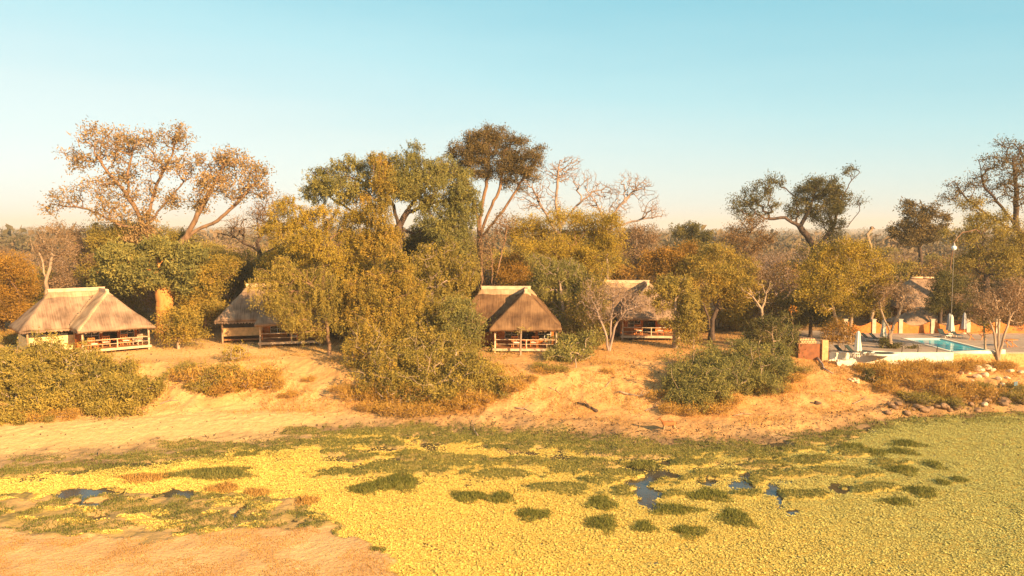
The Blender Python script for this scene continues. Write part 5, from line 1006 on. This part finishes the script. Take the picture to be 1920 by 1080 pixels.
# dry shrubs and grass clumps on the bank, one of each copied
SH = {}
for i, (px, py, kd, sc_) in enumerate(((345, 715, 0, 1.0), (365, 735, 1, .8), (420, 735, 0, 1.0), (505, 730, 0, .9), (430, 705, 1, .7), (580, 715, 0, .5), (640, 735, 0, .7), (668, 755, 0, .9), (700, 770, 0, .8), (735, 778, 0, .9), (775, 780, 0, .9), (820, 775, 0, .9), (865, 768, 0, .9), (905, 755, 0, .9),
        (940, 745, 1, .8), (965, 735, 0, .8), (990, 715, 0, .6), (1020, 700, 0, .7), (1045, 700, 1, .7), (1010, 690, 1, .6), (1140, 700, 0, .5), (1235, 750, 0, .7), (1260, 775, 0, .8), (1300, 778, 0, .8), (1345, 775, 0, .8), (1365, 760, 0, .8), (1470, 735, 0, .7), (1500, 700, 1, .7), (1490, 715, 0, .7),
        (1630, 700, 0, .8), (1655, 705, 0, 1.0), (1680, 712, 0, 1.0), (1700, 725, 0, 1.0), (1665, 735, 0, .9), (1725, 705, 0, .9), (1740, 735, 0, 1.1), (1760, 715, 0, 1.0), (1700, 750, 1, .9), (1735, 757, 1, .9), (1775, 745, 0, 1.0), (1800, 730, 0, .9), (1790, 760, 1, .8), (1825, 750, 0, .9), (1815, 690, 0, .9), (1840, 728, 1, .7),
        (1615, 697, 0, .7), (1640, 694, 0, .7), (1668, 693, 0, .8), (1695, 694, 0, .7), (1718, 695, 0, .8), (1748, 695, 0, .8), (1775, 697, 0, .8), (1800, 696, 0, .8), (1830, 692, 0, .7), (1860, 690, 0, .8), (350, 700, 1, 1.1), (385, 722, 0, 1.3), (440, 728, 0, 1.4), (478, 722, 0, 1.3), (410, 700, 1, .9), (500, 712, 0, 1.0), (540, 745, 0, .6), (1865, 750, 0, .9), (1880, 690, 0, .8), (1905, 755, 1, .9), (1910, 735, 1, .8), (1770, 690, 0, .7), (1720, 690, 0, .7), (20, 785, 0, .9), (70, 788, 0, .9), (120, 785, 0, .8), (250, 690, 0, .6), (0, 640, 0, 1.2), (30, 645, 1, 1.2), (180, 690, 0, .8), (90, 790, 1, .6))):
    Yh = hit(px, py); q = at(px, py, Yh); z = hz(q.x, Yh) - 0.05
    NEAR = ((300, 'below the far left hut'), (640, 'below the second hut'), (960, 'at the foot of the central grove'), (1200, 'below the centre hut'), (1520, 'around the pair of big dark bushes'), (3000, 'on the slope below the pool'))
    zone_ = [(a, w) for a, w in NEAR if px < a][0]; lo_ = dict(((300, -10), (640, 300), (960, 640), (1200, 960), (1520, 1200), (3000, 1620)))[zone_[0]]; hi_ = min(zone_[0], 1920); th = (px - lo_) / (hi_ - lo_)
    lb = ('left ', 'middle ', 'right ')[0 if th < .34 else 1 if th < .67 else 2] + ('dry orange shrub ', 'low olive shrub ')[kd] + ('high ' if py < 715 else 'low ' if py > 745 else 'halfway up ') + zone_[1].replace('at the foot of', 'beside').replace('on the slope', 'on the bank')
    if kd not in SH:
        rs = np.random.RandomState(300 + kd); cl = [(np.array([rs.normal() * 0.6, rs.normal() * 0.5, 0.45 + rs.uniform(0, 0.35)]), (0.6, 0.6, 0.45), 1.0) for _ in range(6)]
        g_ = tree_mesh([[np.array([0, 0, -0.1]), np.array([0.05, 0, 0.25])]], cl, 0.04, 16, 13, .26, .05, .22, rs, rt=0.01, step=0.25, hang=-0.8)
        e = make_tree('dry_shrub', lb, 'shrub', (0, 0, 0), g_, ('shrub_dry', 'leaf_olive')[kd], 'bark_pale', crown='foliage', trunk='stem'); SH[kd] = e
    else:
        e = SH[kd].copy(); COL.objects.link(e); e['label'] = lb
        for ch in SH[kd].children: c = ch.copy(); COL.objects.link(c); c.parent = e
    e['group'] = 'low shrubs on the bank'; e.location = (q.x, Yh, z); e.rotation_euler = (0, 0, px * 0.31); e.scale = (sc_ * 1.1, sc_ * 1.1, sc_ * (0.8 + 0.3 * ((px * 7) % 10) / 10))

# distant woodland reads as one mass
def far_wood():
    rs = np.random.RandomState(9); Ps = []; Ss = []; Rn = []
    for k_ in range(5200):
        Y = 240 * (12.0 ** rs.uniform(0, 1)); px = rs.uniform(-250, 2170); x = (px - 960) / F * Y
        hgt = rs.uniform(5, 10.5) * (1.35 if rs.rand() < 0.08 else 1); w = hgt * rs.uniform(0.7, 1.1) * (1 + Y / 2500); z = float(0)
        n = 60 if Y < 700 else 34; v = rs.normal(size=(n, 3)); v /= np.linalg.norm(v, axis=1)[:, None]; v *= rs.uniform(0.5, 1, n)[:, None]
        P = np.stack([x + v[:, 0] * w * 0.6, Y + v[:, 1] * w * 0.6, hgt * 0.58 + v[:, 2] * hgt * 0.42], -1); Ps.append(P); Ss.append(np.full(n, hgt * 0.2 * (1.0 if Y < 700 else 1.5))); c = rs.rand(); Rn.append(np.clip(c + rs.normal(size=n) * 0.12, 0, 1))
    P = np.concatenate(Ps); S = np.concatenate(Ss); P[:, 2] += height(P[:, 0], P[:, 1]); V, Q = leaf_geo(P, S, S * 0.7, rs)
    foliage('far_leaf', [(0.06, 0.055, 0.022), (0.14, 0.105, 0.045), (0.25, 0.16, 0.08), (0.32, 0.21, 0.12)], nscale=0.01)
    n = MATS['far_leaf'].node_tree
    o = mesh_np('distant_woodland', V, Q, 'far_leaf', rnd=np.concatenate(Rn)); tag(o, 'hazy brown woodland reaching to the horizon', 'woodland', None, 'stuff')
far_wood()

# ================================================================== ground cover
def scatter(n, pxr, pyr, zref, fn, rs):
    """random ground points seen between the given image bounds, uniform on the ground"""
    Ya, Yb = depth_at(960, pyr[1], zref), depth_at(960, pyr[0], zref)
    y = np.sqrt(rs.uniform(Ya ** 2, Yb ** 2, n)); px = rs.uniform(pxr[0], pxr[1], n); x = (px - 960) / F * y * 1.0
    k = fn(x, y); keep = rs.uniform(0, 1, n) < k; return x[keep], y[keep]
def plants():
    rs = np.random.RandomState(12)
    x, y = scatter(460000, (-120, 2040), (765, 1120), 0, lambda x, y: zones(x, y)[4] * (1 - 0.8 * sstep(0.0, 0.1, ell(*proj(x, y, 0), TUSS))) * (1 - 0.9 * zones(x, y)[1] ) , rs)
    px = 960 + F * CP * x / np.maximum(y, 34); s = np.interp(px, PXC, D_SHO); kp = y < s + 0.3; x, y = x[kp], y[kp]
    n = len(x); z = np.maximum(height(x, y), 0.0) + 0.01; L = 5; C = np.stack([x, y, z], -1); C = np.repeat(C, L, 0); a = np.tile(np.arange(L) * 2 * math.pi / L, n) + np.repeat(rs.uniform(0, 6.28, n), L) + rs.normal(size=n * L) * 0.2
    sz = np.repeat(rs.uniform(0.035, 0.085, n) * np.where(rs.rand(n) < 0.12, 1.5, 1.0), L); ti = rs.uniform(0.1, 0.65, n * L); D = np.stack([np.cos(a) * np.cos(ti), np.sin(a) * np.cos(ti), np.sin(ti)], -1); S = np.stack([-np.sin(a), np.cos(a), 0 * a], -1)
    w = sz[:, None] * 0.42; V = np.stack([C, C + D * sz[:, None] * 0.6 - S * w, C + D * sz[:, None], C + D * sz[:, None] * 0.6 + S * w], 1).reshape(-1, 3)
    m, nn, l, b = newmat('water_plant'); MATS['water_plant'] = m
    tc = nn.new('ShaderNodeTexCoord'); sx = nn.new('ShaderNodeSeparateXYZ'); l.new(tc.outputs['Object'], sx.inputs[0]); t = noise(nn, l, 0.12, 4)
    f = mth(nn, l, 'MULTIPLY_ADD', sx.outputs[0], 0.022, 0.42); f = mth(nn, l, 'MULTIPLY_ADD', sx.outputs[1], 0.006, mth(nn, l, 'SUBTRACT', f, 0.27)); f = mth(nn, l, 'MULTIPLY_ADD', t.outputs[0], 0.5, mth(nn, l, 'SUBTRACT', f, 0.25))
    r = ramp(nn, [(0.95, 0.70, 0.17), (0.88, 0.63, 0.15), (0.70, 0.56, 0.15), (0.57, 0.51, 0.16)], [0.0, 0.35, 0.7, 1.0]); l.new(f, r.inputs[0])  # yellow left to green right; left's extra brightness is light put into the colour
    hs = nn.new('ShaderNodeHueSaturation'); l.new(mth(nn, l, 'MULTIPLY_ADD', attr(nn, 'rnd').outputs['Fac'], 0.3, 0.86), hs.inputs['Value']); l.new(r.outputs[0], hs.inputs['Color'])
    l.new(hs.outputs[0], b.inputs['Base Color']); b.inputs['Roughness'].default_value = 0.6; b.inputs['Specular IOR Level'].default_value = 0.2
    tr = nn.new('ShaderNodeBsdfTranslucent'); l.new(hs.outputs[0], tr.inputs[0]); mx = nn.new('ShaderNodeMixShader'); mx.inputs[0].default_value = 0.25; l.new(b.outputs[0], mx.inputs[1]); l.new(tr.outputs[0], mx.inputs[2]); l.new(mx.outputs[0], nn['Material Output'].inputs[0])
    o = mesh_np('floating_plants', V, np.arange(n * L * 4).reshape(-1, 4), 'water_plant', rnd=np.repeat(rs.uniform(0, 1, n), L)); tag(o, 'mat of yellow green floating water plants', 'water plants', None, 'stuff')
plants()
def blades(x, y, hgt, w, rs, lean=0.5, z0=None):
    n = len(x); z = height(x, y) if z0 is None else z0; P = np.stack([x, y, np.maximum(z, 0.0) - 0.02], -1); a = rs.uniform(0, 6.28, n); t = rs.normal(size=(n, 2)) * lean
    D = np.stack([t[:, 0], t[:, 1], np.ones(n)], -1); D /= np.linalg.norm(D, axis=1)[:, None]; S = np.stack([np.cos(a), np.sin(a), 0 * a], -1); h = (hgt * rs.uniform(0.5, 1.3, n))[:, None]; w = w * 0.5
    return np.stack([P - S * w, P + S * w, P + D * h + S * w * 0.25, P + D * h - S * w * 0.25], 1).reshape(-1, 3)
def grasses():
    rs = np.random.RandomState(13)
    def fm(x, y):
        ow, gr, mud, mix, fl = zones(x, y); px = 960 + F * CP * x / np.maximum(y, 34); s = np.interp(px, PXC, D_SHO)
        band = sstep(s - 5, s - 2, y) * (1 - sstep(s + 0.2, s + 1.5, y)) * sstep(0.42, 0.55, fbm(x * 0.9, y * 0.9, 3, 17)) * 0.7
        return np.clip(np.maximum(gr * 0.95, np.maximum(mix * 0.8 * sstep(0.40, 0.55, fbm(x * 0.8, y * 0.8, 3, 18)), band)), 0, 1) * (1 - ow)
    x, y = scatter(700000, (-120, 2040), (770, 1010), 0, fm, rs); V = blades(x, y, 0.14, 0.05, rs, 0.7)
    o = mesh_np('marsh_grass', V, np.arange(len(V)).reshape(-1, 4), 'grass_marsh', rnd=rs.uniform(0, 1, len(x))); tag(o, 'short olive marsh grass spreading between the floating plants', 'grass', None, 'stuff')
    # dry grass on the bank
    PX = np.array([-200, 200, 350, 520, 680, 820, 960, 1080, 1250, 1450, 1600, 1700, 1920, 2100]); DN = np.array([.5, .2, .12, .5, .8, .9, .7, .55, .45, .45, .6, 1, 1, 1])
    def fd(x, y):
        px = 960 + F * CP * x / y; s, t, p = (np.interp(px, PXC, A) for A in (D_SHO, D_TOE, D_TOP)); d = np.interp(px, PX, DN)
        nz = fbm(x * 0.45, y * 0.45, 4, 27); return d * sstep(t - 1.5, t + 1, y) * (1 - 0.75 * sstep(p, p + 5, y)) * sstep(0.38, 0.62, nz) * (1 - sstep(96, 100, y)) * (1 - (x > 31) * (y > 78) * 1.0)
    x, y = scatter(650000, (-120, 2040), (640, 800), 2.0, fd, rs); V = blades(x, y, 0.24, 0.045, rs, 0.7)
    o = mesh_np('dry_grass', V, np.arange(len(V)).reshape(-1, 4), 'grass_dry', rnd=rs.uniform(0, 1, len(x))); tag(o, 'dry orange grass on the sandy bank', 'grass', None, 'stuff')
    # stubble on the near mud flat
    x, y = scatter(60000, (-120, 800), (985, 1120), 0, lambda x, y: zones(x, y)[2] * (0.15 + sstep(0.45, 0.6, fbm(x * 0.7, y * 0.7, 3, 28))), rs); V = blades(x, y, 0.10, 0.03, rs, 0.8)
    o = mesh_np('mud_stubble', V, np.arange(len(V)).reshape(-1, 4), 'grass_dry', rnd=rs.uniform(0, 1, len(x))); tag(o, 'short dry stubble on the near mud flat at the lower left', 'grass', None, 'stuff')
    # clods and debris along the shore
    def fs(x, y):
        px = 960 + F * CP * x / np.maximum(y, 34); s, t, p = (np.interp(px, PXC, A) for A in (D_SHO, D_TOE, D_TOP))
        e = np.interp(px, [0, 640, 900, 1600, 1700, 1920], [.12, .3, .7, .8, 1.4, 1.4]); right = sstep(1640, 1700, px)
        return np.clip(e * sstep(s - 2.5, s, y) * (1 - sstep(s + 2 + 1.5 * right, s + 4 + 2 * right, y)) + 0.06 * (0.2 + sstep(0.45, 0.6, fbm(x * 0.5, y * 0.5, 3, 66))) * sstep(s, t, y), 0, 1)
    x, y = scatter(110000, (-120, 2040), (640, 850), 0.8, fs, rs); n = len(x); P = np.stack([x, y, height(x, y) + 0.02], -1); V, Q = leaf_geo(P, 0.17, 0.12, rs)
    o = mesh_np('shore_debris', V, Q, 'debris', rnd=rs.uniform(0, 1, n)); tag(o, 'dark clods and plant debris trampled along the shore', 'debris', None, 'stuff')
grasses()
TL = ['low olive tussock left of the wide one, left of the marsh centre', 'wide dark tussock at the left end of the green marsh', 'oval green tussock, left of a touching pair below the marsh centre', 'oval green tussock, right of a touching pair below the marsh centre', 'green tussock alone in the yellow plants below the pair',
      'round bright green tussock surrounded by yellow plants near the middle', 'green tussock just above the round bright one', 'small round tussock below the open water channel', 'tall round tussock standing alone right of the open water', 'flat green tussock between the small round one and the tall round one, lowest of all',
      'long tussock at the lower end of the open water channel', 'curved tussock right of the open water channel', 'thin tussock farthest back on the right near the shore', 'thin tussock just in front of the farthest right one', 'tussock at the edge of the bright yellow patch on the right', 'tussock right of the bright yellow patch',
      'broad tussock halfway along the right edge of the marsh', 'dark tussock at the right end of the marsh before the open green water', 'pale tussock left below the dark right end one', 'brown tussock alone in the green plants on the right', 'tiny tussock right of the brown lone one, lower', 'tiny dark tussock farthest right in the green plants',
      'long orange and green tussock in the yellow band on the left', 'orange tussock left of the long one on the left', 'oval tussock below the long one on the left', 'small oval tussock right below the long one on the left', 'small dark tussock at the right tip of the left mud', 'thin orange tussock at the upper edge of the yellow band', 'thin orange tussock right of the upper one in the yellow band',
      'orange tussock in the bend of the open water channel', 'small green tussock on the edge of the near mud flat']
def tussocks():
    rs = np.random.RandomState(14)
    for e_, lab in zip(TUSS, TL):
        px, py, rx, ry = e_[:4]; c = onz(px, py, 0.05); s = c.y / F; ax = rx * s; ay = (depth_at(px, py - ry, 0) - depth_at(px, py + ry, 0)) / 2
        n = int(max(300, ax * ay * math.pi * 330)); r = np.sqrt(rs.uniform(0, 1, n)); a = rs.uniform(0, 6.28, n); wob = 1 + 0.25 * np.sin(a * 3 + px) + 0.16 * np.sin(a * 5 + py) + 0.1 * np.sin(a * 11 + px) + rs.normal(size=n) * 0.08
        x = r * np.cos(a) * ax * wob; y = r * np.sin(a) * ay * wob; z = 0.05 + 0.13 * np.sqrt(np.clip(1 - r, 0, 1))
        V = blades(x, y, 0.2 * rs.uniform(0.5, 1.3, n)[:, None][:, 0], 0.045, rs, 0.75, z0=z)
        o = mesh_np('grass_tussock', V, np.arange(n * 4).reshape(-1, 4), 'grass_green' if not e_[5] else 'grass_dry' if rx < 50 and py > 890 else 'grass_marsh', rnd=rs.uniform(0, 1, n)); o.location = (c.x, c.y, 0.0); tag(o, lab, 'grass tussock', 'grass tussocks in the marsh')
tussocks()

# ================================================================== driftwood
def stick(name, label, pts, r, mat='bark_pale', up=0.1, side=None):
    P = []
    for px, py in pts:
        Y = hit(px, py)
        a = at(px, py, Y); P.append(Vector((a.x, Y, hz(a.x, Y) + up)))
    b = P[0].copy(); m = MB(); n = len(P); m.path([p - b for p in P], [r * (1 - 0.6 * i / (n - 1)) for i in range(n)], 7)
    if side: i, d = side; m.bar(P[i] - b, P[i] - b + Vector(d), r * 0.5, r * 0.2, 6)
    o = m.build(name, mat, smooth=True); o.location = b; tag(o, label, 'driftwood')
stick('fallen_branch', 'dark fallen branch on the slope below the centre hut bush', [(1120, 775), (1108, 768), (1095, 762), (1080, 758)], 0.13, 'bark_dark', side=(1, (-0.5, 0.3, 0.5)))
stick('fallen_branch', 'pale fallen branch on the bank left of the big dark bush', [(1160, 738), (1178, 743), (1200, 747), (1218, 740)], 0.10, side=(2, (0.3, 0.4, 0.45)))
stick('fallen_log', 'white fallen trunk lying behind the bank right of the orange leaved tree', [(1398, 609), (1408, 604), (1420, 602)], 0.13, up=0.35)
stick('bent_stick', 'thin pale bent stick standing at the marsh edge in the centre', [(896, 820), (890, 812), (887, 800), (884, 794)], 0.05, up=0.15)
stick('dark_log', 'short dark log on the sand right of the bush pair', [(1528, 759), (1540, 760)], 0.2, 'bark_dark')
stick('root_branch', 'grey root hanging down the bank beside the white concrete slab', [(1530, 670), (1541, 684), (1545, 694), (1562, 704)], 0.14, 'bark_grey')
stick('leaning_pole', 'thin pale pole leaning on the bank at the right edge', [(1905, 722), (1912, 732), (1920, 742)], 0.07)
stick('fallen_twig', 'thin pale twig lying on the sand below the second hut', [(600, 742), (625, 748), (660, 750)], 0.05, up=0.04)

for i_, (a_, b_, lb_) in enumerate((((690, 762), (720, 770), 'thin pale stick at the foot of the central grove'), ((965, 768), (1000, 775), 'thin pale stick on the sand below the centre hut'), ((1135, 728), (1150, 716), 'short stick standing on the bank below the bare shrub'),
        ((1210, 772), (1240, 765), 'thin stick on the sand above the antelope'), ((1375, 782), (1410, 778), 'thin pale stick on the sand below the big bush pair'), ((1560, 735), (1590, 742), 'thin stick on the bank below the white slab'), ((1600, 760), (1640, 752), 'bent pale stick on the bank left of the dark rocks'),
        ((300, 760), (335, 752), 'pale stick on the sand right of the front bushes'), ((1030, 730), (1052, 742), 'short stick on the bank below the veranda bush'), ((1830, 745), (1850, 756), 'pale stick among the dry grass below the pool'))):
    stick('fallen_twig', lb_, [a_, ((a_[0] + b_[0]) / 2, (a_[1] + b_[1]) / 2 - 3), b_], 0.055, ('bark_pale', 'bark_grey')[i_ % 2], up=0.06, side=(1, (0.3, 0.2, 0.3)))

# ================================================================== antelope at the shore
def antelope():
    import bmesh
    c = onz(1254, 815, 0.25); gz = hz(c.x, c.y); e = empty('antelope', (c.x, c.y, gz), R(8)); tag(e, 'small orange brown antelope walking left along the shore with its shadow behind', 'antelope')
    # body axis along -x (head towards -x); metres
    J = [((0.42, 0, 0.80), .18), ((0.15, 0, 0.79), .2), ((-0.15, 0, 0.78), .205), ((-0.40, 0, 0.81), .18), ((-0.55, 0, 0.98), .085), ((-0.66, 0, 1.15), .065), ((-0.74, 0, 1.22), .07), ((-0.84, 0, 1.17), .045), ((-0.93, 0, 1.12), .028),
         ((0.58, 0, 0.84), .05), ((0.63, 0, 0.68), .02)]
    E = [(0, 1), (1, 2), (2, 3), (3, 4), (4, 5), (5, 6), (6, 7), (7, 8), (0, 9), (9, 10)]
    def chain(root, pts):
        k = root
        for p, r in pts: J.append((p, r)); E.append((k, len(J) - 1)); k = len(J) - 1
    for sy, f in ((-1, 0.0), (1, 1.0)):
        o = 0.14 * (1 if sy < 0 else -1)
        chain(3, [((-0.38, sy * .10, 0.62), .075), ((-0.38 - o * .5, sy * .10, 0.36), .036), ((-0.38 - o, sy * .10, 0.05), .024), ((-0.41 - o, sy * .10, 0.0), .028)])
        chain(0, [((0.42 - o * .3, sy * .10, 0.62), .10), ((0.36 + o * .4, sy * .10, 0.50), .06), ((0.52 + o * .8, sy * .10, 0.34), .034), ((0.45 + o, sy * .10, 0.05), .024), ((0.42 + o, sy * .10, 0.0), .028)])
        chain(6, [((-0.70, sy * .07, 1.29), .02), ((-0.67, sy * .12, 1.36), .012)])
    me = bpy.data.meshes.new('body'); me.from_pydata([p for p, r in J], E, []); ob = bpy.data.objects.new('body', me); COL.objects.link(ob)
    md = ob.modifiers.new('skin', 'SKIN'); md.use_smooth_shade = True
    for i, (p, r) in enumerate(J): me.skin_vertices[0].data[i].radius = (r, r)
    me.skin_vertices[0].data[1].use_root = True
    s = ob.modifiers.new('sub', 'SUBSURF'); s.levels = 2; s.render_levels = 2
    dg = bpy.context.evaluated_depsgraph_get(); nm = bpy.data.meshes.new_from_object(ob.evaluated_get(dg)); bpy.data.objects.remove(ob); nm.name = 'body'
    m, n, l, b = newmat('antelope_fur'); tc = n.new('ShaderNodeTexCoord'); sx = n.new('ShaderNodeSeparateXYZ'); l.new(tc.outputs['Object'], sx.inputs[0])
    r = ramp(n, [(0.42, 0.22, 0.09), (0.5, 0.3, 0.14), (0.42, 0.15, 0.035), (0.32, 0.10, 0.02)], [0.0, 0.6, 0.68, 1.0]); l.new(sx.outputs[2], r.inputs[0]); l.new(r.outputs[0], b.inputs['Base Color']); b.inputs['Roughness'].default_value = 0.8
    nm.materials.clear(); nm.materials.append(m); o = bpy.data.objects.new('body', nm); COL.objects.link(o); o.parent = e
    for p in nm.polygons: p.use_smooth = True
    for sy in (-1, 1):
        MB().lathe([(0.004, -0.012), (0.013, 0), (0.004, 0.012)], 8, c=(-0.79, sy * 0.052, 1.225)).build('eye', 'shade_dark', e)
antelope()

# ================================================================== air
def haze():
    m = bpy.data.materials.new('haze'); m.use_nodes = True; n = m.node_tree.nodes; n.remove(n['Principled BSDF'])
    v = n.new('ShaderNodeVolumePrincipled'); v.inputs['Color'].default_value = (0.95, 0.88, 0.81, 1); v.inputs['Density'].default_value = 0.00034; v.inputs['Anisotropy'].default_value = 0.0
    m.node_tree.links.new(v.outputs[0], n['Material Output'].inputs['Volume']); MATS['haze'] = m
    o = MB().box(-5600, 5600, -700, 5600, -3, 75).build('haze', 'haze'); tag(o, 'thin warm haze over the plain', None, None, 'stuff')
haze()
